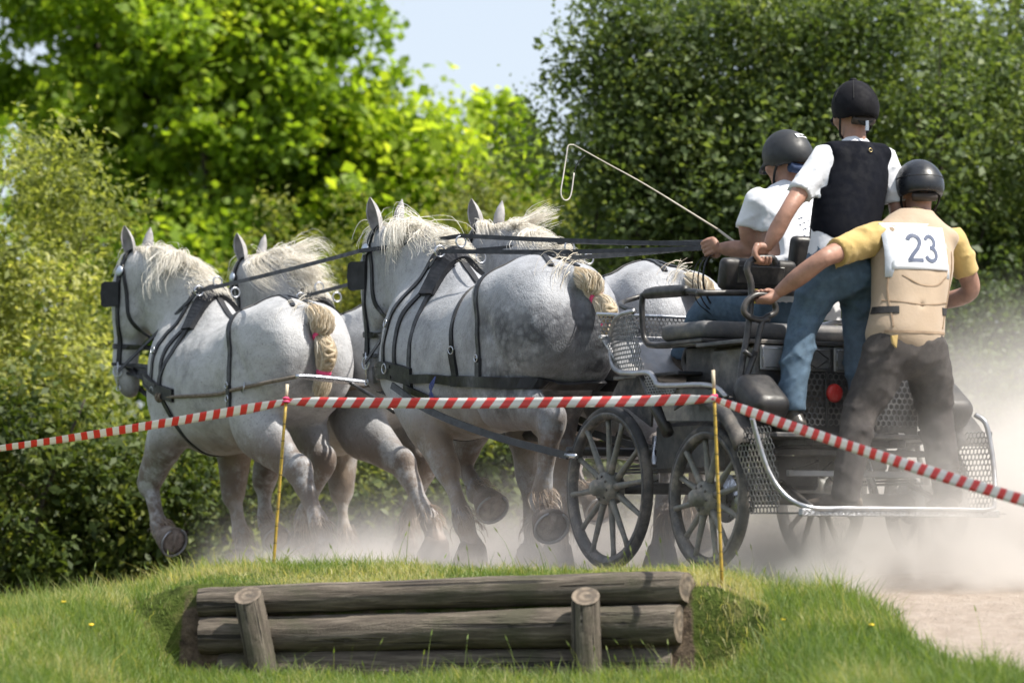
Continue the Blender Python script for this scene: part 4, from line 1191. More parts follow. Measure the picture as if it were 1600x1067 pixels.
        for (u, v) in ((-.02, -.08), (.08, -.086), (.10, -.074), (.106, 0), (.10, .066), (.08, .079), (-.02, .074)):
            ol.append(Q[0] + fw * u + upv * v + nn * (-s) * (.03 * (u / .13) ** 2))
        MB().plate(ol, nn, .014).build('blinker', M['leather'], br)
        MB().lathe([(.001, 0), (.009, .001), (.009, .004), (.001, .006)], Q[0] + fw * .06 + upv * .0 + nn * s * .014 * 0 - nn * (-s) * .012, nn * s, 10).build('stud', M['brass'], br)
        # bit ring and shank
        Q, G = lay(F, Bd, [(1.975, s * .2, 1.17), (1.98, s * .2, 1.17)], [ax_(1.17)] * 2, 2, .014)
        MB().ring(Q[0], G[0], .036, .005, 18, 6).tube([Q[0] + V(0, 0, .06), Q[0], Q[0] + V(-.01, 0, -.10)], .006, 6).ring(Q[0] + V(-.01, 0, -.11), G[0], .016, .004, 12, 5).build('bit', M['chrome'], br)
    for z, w, nm in ((1.33, .034, 'noseband'), (1.215, .022, 'noseband'), (1.83, .03, 'browband')):
        a = np.linspace(0, 2 * np.pi, 17); c = V(*ax_(z))
        pts = np.stack([c[0] + .3 * np.cos(a), .3 * np.sin(a), np.full_like(a, z) + .02 * np.cos(a)], 1)
        if nm == 'browband':
            k = np.abs(np.angle(np.exp(1j * a))) < 1.7
            a2 = np.linspace(-1.6, 1.6, 13); pts = np.stack([c[0] + .3 * np.cos(a2), .3 * np.sin(a2), np.full_like(a2, z) + .02], 1)
        Sb(pts, np.tile(c, (len(pts), 1)), w, nm, 40)
    return t, br

M['rosette'] = pmat('rosette_disc', (0.50, 0.56, 0.66), .3, .5, var=.1, bump=0)
M['brass'] = pmat('brass_stud', (0.45, 0.36, 0.18), .35, .9, var=.1, bump=0)
PROTO_LEGS = dict(
    near_wheeler=dict(LF=dict(p=[(1.02, .92), (.70, .55), (.50, .27), (.40, .12)], axis=(.25, 0, -1)), RF=dict(p=[(1.14, .88), (1.25, .60), (1.06, .43), (.96, .39)], axis=(-.75, 0, -.55)),
                      LH=dict(p=[(.14, .98), (-.42, .76), (-.33, .37), (-.37, .27)], axis=(-.80, .1, -.5)), RH=dict(p=[(.28, .96), (.10, .63), (.10, .27), (.13, .12)], axis=(.15, 0, -1))),
    far_wheeler=dict(LF=dict(p=[(1.06, .90), (1.02, .52), (.98, .24), (1.0, .11)], axis=(.1, 0, -1)), RF=dict(p=[(1.14, .88), (1.25, .60), (1.06, .43), (.96, .39)], axis=(-.75, 0, -.55)),
                     LH=dict(p=[(.16, .95), (-.38, .60), (-.42, .25), (-.38, .11)], axis=(.1, 0, -1)), RH=dict(p=[(.20, .98), (-.2, .68), (-.12, .33), (-.14, .22)], axis=(-.5, 0, -.8))),
    near_leader=dict(LF=dict(p=[(1.14, .87), (1.47, .55), (1.31, .25), (1.215, .205)], axis=(-.86, -.12, -.35)), RF=dict(p=[(1.06, .87), (1.05, .48), (.94, .21), (.90, .10)], axis=(.12, 0, -1)),
                     LH=dict(p=[(.10, .94), (-.52, .575), (-.79, .24), (-.87, .12)], axis=(.3, 0, -1)), RH=dict(p=[(.26, .96), (-.16, .64), (.07, .30), (.10, .20)], axis=(-.35, 0, -.9))),
    far_leader=dict(LF=dict(p=[(1.08, .87), (1.30, .57), (1.27, .30), (1.19, .24)], axis=(-.75, 0, -.5)), RF=dict(p=[(1.0, .87), (.96, .50), (.90, .22), (.89, .10)], axis=(.1, 0, -1)),
                    LH=dict(p=[(.06, .94), (-.58, .62), (-.90, .31), (-1.0, .16)], axis=(.4, 0, -1)), RH=dict(p=[(.22, .96), (-.2, .64), (.02, .30), (.06, .16)], axis=(-.2, 0, -1))))
TH = 28.5
SPEC = [
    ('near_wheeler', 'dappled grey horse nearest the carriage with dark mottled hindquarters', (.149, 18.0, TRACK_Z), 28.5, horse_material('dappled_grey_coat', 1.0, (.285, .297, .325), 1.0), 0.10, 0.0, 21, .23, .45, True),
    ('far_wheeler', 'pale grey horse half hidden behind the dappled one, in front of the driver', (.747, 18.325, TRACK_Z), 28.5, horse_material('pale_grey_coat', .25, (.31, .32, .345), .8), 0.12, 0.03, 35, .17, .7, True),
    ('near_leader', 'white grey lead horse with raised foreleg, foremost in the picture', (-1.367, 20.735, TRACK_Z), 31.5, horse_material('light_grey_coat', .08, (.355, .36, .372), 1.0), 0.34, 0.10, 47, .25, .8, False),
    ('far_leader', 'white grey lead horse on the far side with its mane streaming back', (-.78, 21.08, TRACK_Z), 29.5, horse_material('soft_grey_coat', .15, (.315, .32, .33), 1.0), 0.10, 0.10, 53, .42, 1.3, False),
]
HORSES = {}
for key, label, loc, th, mt, yaw, lift, sd, ml, wd, wheeler in SPEC:
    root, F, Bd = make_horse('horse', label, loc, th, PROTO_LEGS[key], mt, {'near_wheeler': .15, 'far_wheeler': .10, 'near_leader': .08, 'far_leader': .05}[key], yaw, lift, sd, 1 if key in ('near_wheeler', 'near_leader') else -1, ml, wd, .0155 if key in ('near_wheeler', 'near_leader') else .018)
    make_tail(root, F, sd + 1, {'near_wheeler': -.07, 'far_wheeler': -.06, 'near_leader': -.02, 'far_leader': 0}[key], wheeler, {'near_wheeler': .10, 'far_wheeler': .10}.get(key, .02))
    what = {'near_wheeler': 'dappled horse nearest the carriage', 'far_wheeler': 'half hidden pale horse before the driver', 'near_leader': 'foremost lead horse with raised foreleg', 'far_leader': 'far lead horse with streaming mane'}[key]
    H, BR = make_harness(root, F, Bd, wheeler, 'driving_harness', 'black leather harness straps on the ' + what, 'black bridle with blinkers on the ' + what, yaw)
    HORSES[key] = (root, F, Bd, H)

# ================================================================ the marathon carriage
CAR = (1.467, 16.5, TRACK_Z)
CROT = math.radians(90 + TH)
car = thing('carriage', 'black marathon carriage with perforated panels and bright tubular edges', 'carriage', CAR, CROT)
M['tyre'] = pmat('rubber_tyre', (0.018, 0.019, 0.022), .75, bump=.3, bs_=60, dirt=DUST, dirt_amt=.28, dirt_scale=7)
M['rim'] = pmat('rim_paint', (0.03, 0.032, 0.036), .5, dirt=DUST, dirt_amt=.5, dirt_scale=9)
M['spoke'] = pmat('spoke_paint', (0.105, 0.11, 0.10), .5, var=.3, dirt=DUST, dirt_amt=.6, dirt_scale=14)
M['bodypanel'] = pmat('body_panel', (0.028, 0.030, 0.035), .42, dirt=DUST, dirt_amt=.42, dirt_scale=4)
M['plate'] = pmat('foot_plate', (0.26, 0.27, 0.29), .42, .5, var=.15, dirt=DUST, dirt_amt=.5, dirt_scale=5)
M['perf'] = pmat('perforated_steel', (0.13, 0.135, 0.145), .38, .75, var=.3, dirt=DUST, dirt_amt=.4, dirt_scale=9)
M['cushion'] = pmat('grey_cushion', (0.075, 0.078, 0.085), .55, bump=.3, bs_=50, dirt=DUST, dirt_amt=.3)
M['pad'] = pmat('black_padding', (0.012, 0.012, 0.014), .5, bump=.3, bs_=70, dirt=DUST, dirt_amt=.1)
M['red'] = pmat('red_reflector', (0.62, 0.035, 0.03), .25, var=.15, bump=.3, bs_=150)
M['paper'] = pmat('white_paper', (0.78, 0.79, 0.82), .6, var=.04, bump=.1)
M['print'] = pmat('grey_print', (0.08, 0.10, 0.16), .7, var=.1, bump=0)
M['checker'] = pmat('tread_edge', (0.36, 0.365, 0.38), .42, .8, var=.5, vs_=90, bump=.9, bs_=70, bd=.01)
M['dullrail'] = pmat('dusty_steel_rail', (0.34, 0.355, 0.385), .38, .9, var=.25, vs_=14, dirt=DUST, dirt_amt=.55, dirt_scale=11)
M['yellow'] = pmat('yellow_strap', (0.75, 0.55, 0.03), .6)

def wheel(c, r, sgn, n_sp=12):
    w = bpy.data.objects.new('wheel', None); COL.objects.link(w); w.parent = car; w.location = c
    a = np.linspace(0, 2 * np.pi, 14, endpoint=False)
    prof = [(r - .026 + .026 * math.cos(t), .024 * math.sin(t)) for t in a]
    MB().lathe(prof, (0, 0, 0), (0, 1, 0), 56, close=True).build('tyre', M['tyre'], w)
    ri = r - .045
    MB().lathe([(ri, -.024), (ri + .012, -.026), (ri + .012, .026), (ri, .024), (ri - .022, .016), (ri - .022, -.016)], (0, 0, 0), (0, 1, 0), 56, close=True).build('rim', M['rim'], w)
    ph = random.uniform(0, .5)
    sp = None
    for k in range(n_sp):
        t = 2 * np.pi * k / n_sp
        if sp is None:
            b = MB().tube([(.05, 0, 0), (.12, 0, 0), (ri - .06, 0, 0), (ri - .015, 0, 0)], [.020, .017, .0125, .016], 8)
            sp = b.build('spoke', M['spoke'], w); o = sp
        else:
            o = sp.copy(); COL.objects.link(o); o.parent = w
        o.rotation_euler = (0, t + ph, 0); o.location = (0, .010 * (-1) ** k, 0)
    h = MB().lathe([(.03, -.06), (.072, -.05), (.080, -.034), (.080, .034), (.066, .046), (.040, .052), (.040, .085), (.030, .098), (.004, .100)] if sgn > 0 else
                   [(.004, -.100), (.030, -.098), (.040, -.085), (.040, -.052), (.066, -.046), (.080, -.034), (.080, .034), (.072, .05), (.03, .06)], (0, 0, 0), (0, 1, 0), 24)
    hub = h.build('hub', M['spoke'], w)
    b = MB()
    for k in range(8):
        t = 2 * np.pi * k / 8 + .2
        b.lathe([(.007, .0), (.007, .008), (.003, .010)], (.057 * math.cos(t), sgn * .046, .057 * math.sin(t)), (0, sgn, 0), 6)
    b.build('wheel_nut', M['rim'], hub)
    return w

wheel((0, .62, .345), .345, 1); wheel((.93, .62, .41), .405, 1)
wheel((0, -.62, .345), .345, -1); wheel((.93, -.62, .41), .405, -1)

def hexsheet(fn, W, H, pitch, hole, inside=None, name='perforated_panel', parent=None, mat=None, stretch=1.0):
    """perforated sheet: every hole an opening; fn(u, v) -> 3D point, u in 0..W, v in 0..H metres"""
    vs_, fs = [], []; n = 0
    px, py = pitch, pitch * .866 * stretch
    for j in range(int(H / py) + 1):
        for i in range(int(W / px) + 1):
            cu, cv = (i + .5 * (j % 2)) * px + px * .5, j * py + py * .5
            if cu > W or cv > H or (inside and not inside(cu, cv)):
                continue
            for rad in (1.0, hole):
                for k in range(6):
                    t = math.pi / 6 + k * math.pi / 3
                    R = px / math.sqrt(3) * rad
                    vs_.append(fn(cu + R * math.cos(t), cv + R * math.sin(t) * stretch))
            for k in range(6):
                k2 = (k + 1) % 6
                fs.append((n + k, n + k2, n + 6 + k2, n + 6 + k))
            n += 12
    me = mesh_np(name, np.array(vs_), fs, False)
    o = link(name, me, mat or M['perf'], parent or car)
    md = o.modifiers.new('thickness', 'SOLIDIFY'); md.thickness = .003; md.offset = 0
    return o

def poly_in(P):
    P = np.asarray(P, float)
    def f(u, v):
        x0, y0 = P[:, 0], P[:, 1]; x1, y1 = np.roll(x0, -1), np.roll(y0, -1)
        c = ((y0 > v) != (y1 > v)) & (u < (x1 - x0) * (v - y0) / (y1 - y0 + 1e-12) + x0)
        return c.sum() % 2 == 1
    return f

# ---- running gear
MB().tube([(0, -.56, .345), (0, .56, .345)], .030, 10).build('axle', M['blackmetal'], car)
MB().tube([(.93, -.56, .41), (.93, .56, .41)], .030, 10).build('axle', M['blackmetal'], car)
b = MB()
for y in (-.26, .26):
    b.box((.36, y, .62), (1.35, .05, .07), bev=.008)
for x in (-.22, .2, .62, .98):
    b.box((x, 0, .62), (.05, .56, .06), bev=.006)
b.build('chassis_frame', M['blackmetal'], car)
MB().lathe([(.20, -.02), (.22, -.02), (.22, .02), (.20, .02)], (.93, 0, .56), (0, 0, 1), 32, close=True).build('turntable', M['blackmetal'], car)
for sy in (-1, 1):
    for x0, z0 in ((0, .40), (.93, .47)):
        b = MB()
        for q in range(3):
            L = .26 - .06 * q
            b.box((x0, sy * .40, z0 + .02 + .016 * q), (2 * L, .05, .012), bev=.003)
        b.build('leaf_spring', M['blackmetal'], car)
        MB().tube([(x0 + .03, sy * .34, z0 - .04), (x0 + .08, sy * .30, z0 + .20)], .022, 10).build('shock_absorber', M['chrome'], car)
    MB().lathe([(.01, 0), (.115, 0), (.115, .008), (.01, .008)], (0, sy * .52, .345), (0, sy, 0), 28).build('brake_disc', M['chrome'], car)
MB().tube([(.98, 0, .52), (1.6, 0, .58), (2.6, 0, .72), (3.75, 0, .80)], [.04, .036, .032, .028], 10, 14).build('pole', M['blackmetal'], car)
sb = MB().tube([(1.28, -.66, .60), (1.24, 0, .60), (1.28, .66, .60)], .024, 10, 9).build('splinter_bar', M['blackmetal'], car)
for y in (-.42, .42):
    MB().tube([(1.36, y - .24, .585), (1.34, y, .585), (1.36, y + .24, .585)], .017, 8, 7).build('swingletree', M['chrome'], car)
# ---- front: foot plate, dashboard and the rounded perforated side guards
MB().box((.72, 0, .955), (.62, 1.08, .018), bev=.004).build('floor', M['bodypanel'], car)
tl = math.atan2(.19, .22)
ax = [(math.cos(tl), 0, math.sin(tl)), (0, 1, 0), (-math.sin(tl), 0, math.cos(tl))]
MB().box((.965, 0, 1.06), (.29, 1.16, .012), ax, bev=.003).build('foot_board', M['plate'], car)
MB().box((1.075, 0, 1.162), (.025, 1.18, .022), bev=.004).build('dash_ledge', M['checker'], car)
hexsheet(lambda u, v: (1.075 + .10 * v, -.59 + u, 1.172 + v), 1.18, .10, .024, .70, name='dash_panel')
MB().tube([(1.085, .60, 1.278), (1.085, -.60, 1.278)], .010, 8).build('dash_rail', M['chrome'], car)
MB().tube([(.72, .60, 1.27), (.90, .57, 1.315), (.97, .45, 1.355), (.95, .28, 1.385), (.95, -.28, 1.385), (.97, -.45, 1.355), (.90, -.57, 1.315), (.72, -.60, 1.27)], .014, 8, 40).build('front_rail', M['blackmetal'], car)
GU = [(.66, 1.262), (.80, 1.258), (.93, 1.232), (1.03, 1.175), (1.06, 1.11), (1.02, 1.045), (.93, .998), (.80, .972), (.66, .962), (.51, .955), (.455, .92), (.42, .893), (.27, .884), (.10, .880), (-.02, .872), (-.12, .852), (-.19, .81)]
for sy in (-1, 1):
    yy = lambda x: sy * (.64 - .10 * max(0, (x - .6)) ** 2 / .2)
    g = MB().tube([(x, yy(x), z) for x, z in GU], .014, 10, 90).build('guard_rail', M['dullrail'], car)
    poly = [(x, z) for x, z in GU[:10]] + [(.56, .96)]
    hexsheet(lambda u, v: (.5 + u, yy(.5 + u), .95 + v), .6, .34, .025, .74, poly_in([(x - .5, z - .95) for x, z in poly]), name='side_guard')
    hexsheet(lambda u, v: (.24 + u, yy(.5), .80 + v), .32, .17, .026, .66, poly_in([(.0, .08), (.18, .085), (.25, .15), (.31, .155), (.27, .0), (.12, .0)]), name='step_panel', stretch=.6)
    MB().plate([(.52, sy * .625, .95), (.36, sy * .625, .72), (-.16, sy * .625, .70), (-.12, sy * .625, .845), (.26, sy * .625, .875), (.42, sy * .625, .885)], (0, 1, 0), .012).build('side_panel', M['bodypanel'], car)
    MB().tube([(.62, sy * .60, .95), (.52, sy * .60, .80), (.40, sy * .60, .66)], .03, 10).build('strut', M['blackmetal'], car)
for sy in (-1, 1):
    MB().box((.42, sy * .40, .60), (.62, .16, .24), bev=.02).build('side_box', M['bodypanel'], car)
    MB().plate([(.60, sy * .55, .95), (.98, sy * .52, .96), (1.10, sy * .52, .84), (.86, sy * .55, .80), (.62, sy * .56, .70)], (0, 1, 0), .012).build('splash_shield', M['tyre'], car)
MB().box((.75, 0, .74), (.50, .60, .30), bev=.03).build('front_housing', M['bodypanel'], car)
# ---- driver's seat
MB().box((.40, .05, 1.155), (.40, .96, .085)).rounded('seat_cushion', M['cushion'], car, .035)
MB().box((.40, .05, 1.10), (.42, .98, .02), bev=.005).build('seat_base', M['blackmetal'], car)
MB().box((.42, 0, 1.00), (.30, .80, .18), bev=.01).build('seat_box', M['bodypanel'], car)
for y in (.30, -.30):
    MB().tube([(.70, y, 1.10), (.74, y, 1.03), (.70, y, .965)], .018, 8, 9).build('seat_bracket', M['blackmetal'], car)
for sy, y in ((1, .52), (-1, -.43)):
    MB().tube([(.16, y, 1.32), (.36, y, 1.345), (.72, y, 1.358), (.775, y, 1.33), (.77, y, 1.20), (.74, y, 1.125), (.64, y, 1.098), (.22, y, 1.085)], .015, 10, 60).build('arm_rest', M['blackmetal'], car)
    MB().tube([(.36, y, 1.347), (.45, y, 1.352), (.64, y, 1.358), (.73, y, 1.357)], [.026, .030, .030, .026], 12, 12).build('arm_pad', M['pad'], car)
for (y0, y1, z0, z1, x) in ((.43, .01, 1.345, 1.50, .20), (.02, -.36, 1.40, 1.625, .22)):
    A = [(1, 0, .22), (0, 1, 0), (-.22, 0, 1)]
    MB().box((x, (y0 + y1) / 2, (z0 + z1) / 2), (.07, abs(y0 - y1), z1 - z0), A).rounded('seat_back', M['pad'], car, .03)
MB().box((.165, .22, 1.42), (.012, .26, .085), [(1, 0, .22), (0, 1, 0), (-.22, 0, 1)], bev=.003).build('seat_back_label', M['blackmetal'], car)
MB().tube([(.10, .62, 1.315), (.10, .2, 1.33), (.10, -.45, 1.345), (.12, -.62, 1.30), (.13, -.66, 1.12)], .015, 8, 30).build('rear_rail', M['blackmetal'], car)
MB().box((.085, .30, 1.31), (.012, .03, .07), bev=.004).build('yellow_tag', M['yellow'], car)
MB().box((.07, -.125, 1.26), (.006, .10, .105), bev=.002).build('notice_card', M['paper'], car)
# grab handles of the grooms
MB().tube(V(-.26, .141, -.045) + np.array([(.03, .455, .90), (.045, .43, 1.0), (.05, .388, 1.19), (.05, .372, 1.37), (.05, .395, 1.455), (.05, .36, 1.50), (.05, .26, 1.51), (.05, .235, 1.485)]), .016, 9, 50).build('grab_handle', M['blackmetal'], car)
MB().tube(V(-.14, .076, 0) + np.array([(-.10, .50, .87), (-.10, .43, 1.04), (-.10, .395, 1.165), (-.10, .33, 1.205), (-.10, .325, 1.24), (-.10, .36, 1.282), (-.10, .43, 1.286), (-.10, .485, 1.25), (-.10, .495, 1.20), (-.10, .43, 1.172), (-.10, .36, 1.175)]), .015, 9, 60).build('grab_handle', M['blackmetal'], car)
MB().tube([(-.28, .60, 1.02), (-.27, .56, 1.0), (-.24, .51, 1.02)], .012, 8).build('handle_brace', M['blackmetal'], car)
MB().tube([(-.16, -.50, .90), (-.14, -.47, 1.10), (-.12, -.42, 1.32), (-.12, -.34, 1.37), (-.12, -.26, 1.35)], .016, 9, 40).build('grab_handle', M['blackmetal'], car)
# ---- rear body
MB().box((.02, .05, 1.075), (.42, 1.0, .02), bev=.004).build('boot_lid', M['bodypanel'], car)
MB().box((.03, .0, .85), (.40, .92, .42), bev=.012).build('boot', M['bodypanel'], car)
MB().box((-.185, .30, 1.0), (.014, .13, .11), bev=.004).build('boot_plate', M['plate'], car)
for y0, w in ((.385, .13), (.145, .17), (-.06, .20)):
    f = MB().box((-.187, y0, 1.0), (.016, w, .115), bev=.004).build('boot_panel', M['plate'] if y0 != .145 else M['cushion'], car)
    q = MB()
    for s in (-1, 1):
        q.tube([(-.198, y0 - w * .42, 1.0), (-.198, y0, 1.0 + s * .045), (-.198, y0 + w * .42, 1.0)], .0022, 5)
    if y0 == .145:
        q.build('piping', M['blackmetal'], f)
    MB().tube([(-.199, y0 - w * .44, .955), (-.199, y0 + w * .44, .955), (-.199, y0 + w * .44, 1.045), (-.199, y0 - w * .44, 1.045), (-.199, y0 - w * .44, .955)], .0025, 5).build('trim_line', M['chrome'], f)
hexsheet(lambda u, v: (-.205, .285 - u, .69 + v), .175, .24, .031, .76, name='rear_panel')
hexsheet(lambda u, v: (-.205, .085 - u, .69 + v), .175, .24, .031, .76, name='rear_panel')
hexsheet(lambda u, v: (-.205, -.12 - u, .69 + v), .30, .24, .031, .76, name='rear_panel')
for y in (.30, .095, -.105, -.44):
    MB().box((-.207, y, .81), (.014, .016, .26), bev=.003).build('panel_post', M['blackmetal'], car)
MB().lathe([(.001, .016), (.030, .015), (.040, .010), (.045, .0), (.045, -.006)], (-.225, .06, .84), (-1, 0, 0), 28).build('reflector', M['red'], car)
MB().lathe([(.001, .016), (.030, .015), (.040, .010), (.045, .0), (.045, -.006)], (-.225, -.46, .80), (-1, 0, 0), 28).build('reflector', M['red'], car)
MB().box((-.29, .05, .630), (.34, .98, .022), bev=.004).build('rear_deck', M['bodypanel'], car)
for sy in (-1, 1):      # rear mudguards
    v, f = [], []
    A = np.linspace(math.radians(70), math.radians(150), 14)
    for i, t in enumerate(A):
        R = .50 + .02 * math.sin(i)
        R = .46
        x, z = R * math.cos(t), .36 + R * math.sin(t) * 1.02
        for (yo, dz) in ((.53, -.015), (.55, .0), (.69, .0), (.71, -.015), (.72, -.04)):
            v.append((x * (1 + dz), sy * yo, z + dz))
    k = 5
    for i in range(len(A) - 1):
        for j in range(k - 1):
            f.append((i * k + j, i * k + j + 1, (i + 1) * k + j + 1, (i + 1) * k + j))
    o = link('mudguard', mesh_np('mudguard', v, f), M['tyre'], car)
    md = o.modifiers.new('thickness', 'SOLIDIFY'); md.thickness = .008
    b = MB().box((-.30, sy * .52, .80), (.26, .20, .15), [(1, 0, .75), (0, 1, 0), (-.75, 0, 1)]); b.rounded('corner_pad', M['pad'], car, .055, 5)
# ---- groom's back step
hexsheet(lambda u, v: (-.30 - v, .58 - u, .27), 1.12, .44, .032, .70, name='step_tread')
st = MB().box((-.73, .04, .270), (.03, 1.10, .034), bev=.004); st.build('step_edge', M['checker'], car)
MB().tube(V(-.10, .045, 0) + np.array([(-.46, .69, .70), (-.47, .665, .60), (-.50, .625, .45), (-.56, .57, .34), (-.635, .49, .290), (-.64, .3, .288), (-.64, 0, .288), (-.64, -.3, .288), (-.635, -.50, .290), (-.58, -.57, .34), (-.52, -.615, .46), (-.48, -.625, .60), (-.46, -.61, .70), (-.42, -.58, .74)]), .0125, 9, 110).build('step_rail', M['dullrail'], car)
for sy in (-1, 1):
    hexsheet(lambda u, v: (-.28 - u, .03 + sy * (.58 + .10 * v), .27 + v), .36, .38, .03, .74, poly_in([(0, 0), (.30, 0), (.33, .1), (.29, .38), (.0, .38)]), name='step_side_panel')
    MB().tube([(-.27, sy * .56, .28), (-.22, sy * .5, .66)], .018, 8).build('step_hanger', M['blackmetal'], car)
    MB().tube([(-.60, sy * .40, .265), (-.22, sy * .36, .42)], .015, 8).build('step_hanger', M['blackmetal'], car)
MB().box((-.26, -.05, .46), (.03, .80, .03), bev=.004).build('crossbar', M['plate'], car)
MB().box((-.24, 0, .56), (.03, .95, .03), bev=.004).build('crossbar', M['blackmetal'], car)
MB().box((.14, .10, .47), (.22, .26, .16), bev=.02).build('brake_reservoir', M['bodypanel'], car)
b = MB()
for k in range(4):
    b.tube([(.1, -.2 + .1 * k, .50), (-.05, -.15 + .1 * k, .40 + .03 * k), (-.2, -.1 + .08 * k, .52)], .006, 6, 12)
b.build('brake_hose', M['blackmetal'], car)

# ================================================================ the three people on the carriage
M['skin'] = pmat('sunburnt_skin', (0.31, 0.168, 0.120), .55, var=.28, vs_=14, bump=.25, bs_=90)
M['hair'] = pmat('dark_hair', (0.035, 0.025, 0.02), .6, bump=.5, bs_=150)
M['whiteshirt'] = pmat('white_cotton', (0.62, 0.64, 0.69), .8, var=.06, bump=.35, bs_=40, bd=.006, sheen=.2)
M['yellowshirt'] = pmat('yellow_cotton', (0.46, 0.325, 0.115), .85, var=.08, bump=.35, bs_=40, bd=.006, sheen=.2)
M['jeans'] = pmat('blue_denim', (0.072, 0.112, 0.160), .9, var=.25, vs_=30, bump=.5, bs_=260, dirt=(0.11, 0.16, 0.21), dirt_amt=.5, dirt_scale=18, spec=.2)
M['greytrousers'] = pmat('charcoal_trousers', (0.050, 0.045, 0.044), .9, var=.2, vs_=25, bump=.4, bs_=160, dirt=(.12, .105, .095), dirt_amt=.4, dirt_scale=16, spec=.2)
M['beigevest'] = pmat('beige_body_protector', (0.36, 0.275, 0.195), .8, var=.08, vs_=5, bump=.3, bs_=60, bd=.004, sheen=.15)
M['beigeedge'] = pmat('beige_binding', (0.26, 0.185, 0.12), .8)
M['blackvest'] = pmat('black_body_protector', (0.004, 0.005, 0.009), .85, var=.2, bump=.2, bs_=90, spec=.12)
M['velvet'] = pmat('black_velvet', (0.006, 0.006, 0.009), .8, bump=.3, bs_=200, spec=.2)
M['matte'] = pmat('matte_grey_shell', (0.016, 0.018, 0.022), .55, var=.1, bump=.05)
M['gloss'] = pmat('satin_black_shell', (0.012, 0.014, 0.019), .34, var=.1, bump=.0)
M['black'] = pmat('black_webbing', (0.008, 0.008, 0.009), .7, bump=.4, bs_=160)
M['shoe'] = pmat('black_shoe', (0.010, 0.010, 0.011), .45, dirt=DUST, dirt_amt=.35)
M['brownshoe'] = pmat('dusty_boot', (0.055, 0.042, 0.033), .8, dirt=DUST, dirt_amt=.6)
M['silverprint'] = pmat('silver_badge', (0.75, 0.76, 0.78), .35, .2, var=.05, bump=0)
M['film'] = pmat('bib_sleeve', (0.60, 0.63, 0.68), .25, var=.12, vs_=20, bump=.2, bs_=25, bd=.01)
M['cap'] = pmat('blue_cap_knit', (0.02, 0.04, 0.10), .8)

def join_arrays(parts):
    v, f, n = [], [], 0
    for a, b in parts:
        v.append(a); f.append(b + n); n += len(a)
    return np.vstack(v), np.vstack(f)

def grip(cen, axis, d, r=.016, flip=1, wrist=None):
    """a closed hand: four separate fingers round a bar at cen (axis), coming from direction d, thumb across"""
    a = nrm(axis); d = nrm(np.asarray(d, float) - a * np.dot(d, a)); n = np.cross(a, d) * flip; c = np.asarray(cen, float)
    F = Field(c - .13, c + .13, .0052)
    if wrist is not None:
        w = np.asarray(wrist, float); pc = c - d * .052 + n * .008
        F.chain([(*w, .027, .021), (*(.5 * (w + pc)), .032, .020), (*pc, .040, .019), (*(c - d * .028 + n * .012), .040, .016)], a, k=.008)
    R = r + .010
    for i, (o, L) in enumerate(((-.032, .92), (-.011, 1.0), (.010, .97), (.030, .80))):
        p = c + a * o
        pts = [p - d * .034 + n * (R * .55), p - d * .008 + n * (R + .004), p + d * (R * .92 * L) + n * (R * .35), p + d * (R * .75 * L) - n * (R * .72), p - d * (.004) - n * (R * 1.0 * L)]
        F.chain([(*q, rr, rr) for q, rr in zip(pts, (.0112, .0108, .0098, .0092, .008))], a, k=.004, margin=.04)
        F.ball(p - d * .030 + n * (R * .75), .012, k=.008)
    t0 = c - d * .055 - a * .034 * flip - n * .002
    pts = [t0, c - d * .030 - a * .052 * flip - n * .014, c - d * .004 - a * .046 * flip - n * (R * .95), c + d * .012 - a * .028 * flip - n * (R * 1.15)]
    F.chain([(*q, rr, rr) for q, rr in zip(pts, (.017, .0135, .0115, .0095))], a, k=.010, margin=.04)
    return F.arrays(1)

def open_hand(w, d, n, flip=1):
    """relaxed hand: fingers slightly curled; w wrist, d along the hand, n out of the back of the hand"""
    d = nrm(d); n = nrm(np.asarray(n, float) - d * np.dot(n, d)); a = np.cross(d, n) * flip; w = np.asarray(w, float)
    F = Field(w - .22, w + .22, .0055)
    F.chain([(*w, .026, .020), (*(w + d * .045), .038, .017), (*(w + d * .09), .042, .014)], a, k=.01)
    for o, L in ((-.030, .075), (-.010, .086), (.011, .080), (.030, .062)):
        k0 = w + d * .088 + a * o
        F.chain([(*k0, .0105, .0105), (*(k0 + d * L * .42 - n * .012), .0098, .0098), (*(k0 + d * L * .72 - n * .034), .009, .009), (*(k0 + d * L * .86 - n * .055), .0075, .0075)], a, k=.004, margin=.04)
    F.chain([(*(w + d * .025 - a * .026), .016, .016), (*(w + d * .06 - a * .048 - n * .012), .0125, .0125), (*(w + d * .092 - a * .050 - n * .026), .0095, .0095)], a, k=.008, margin=.04)
    return F.arrays(1)

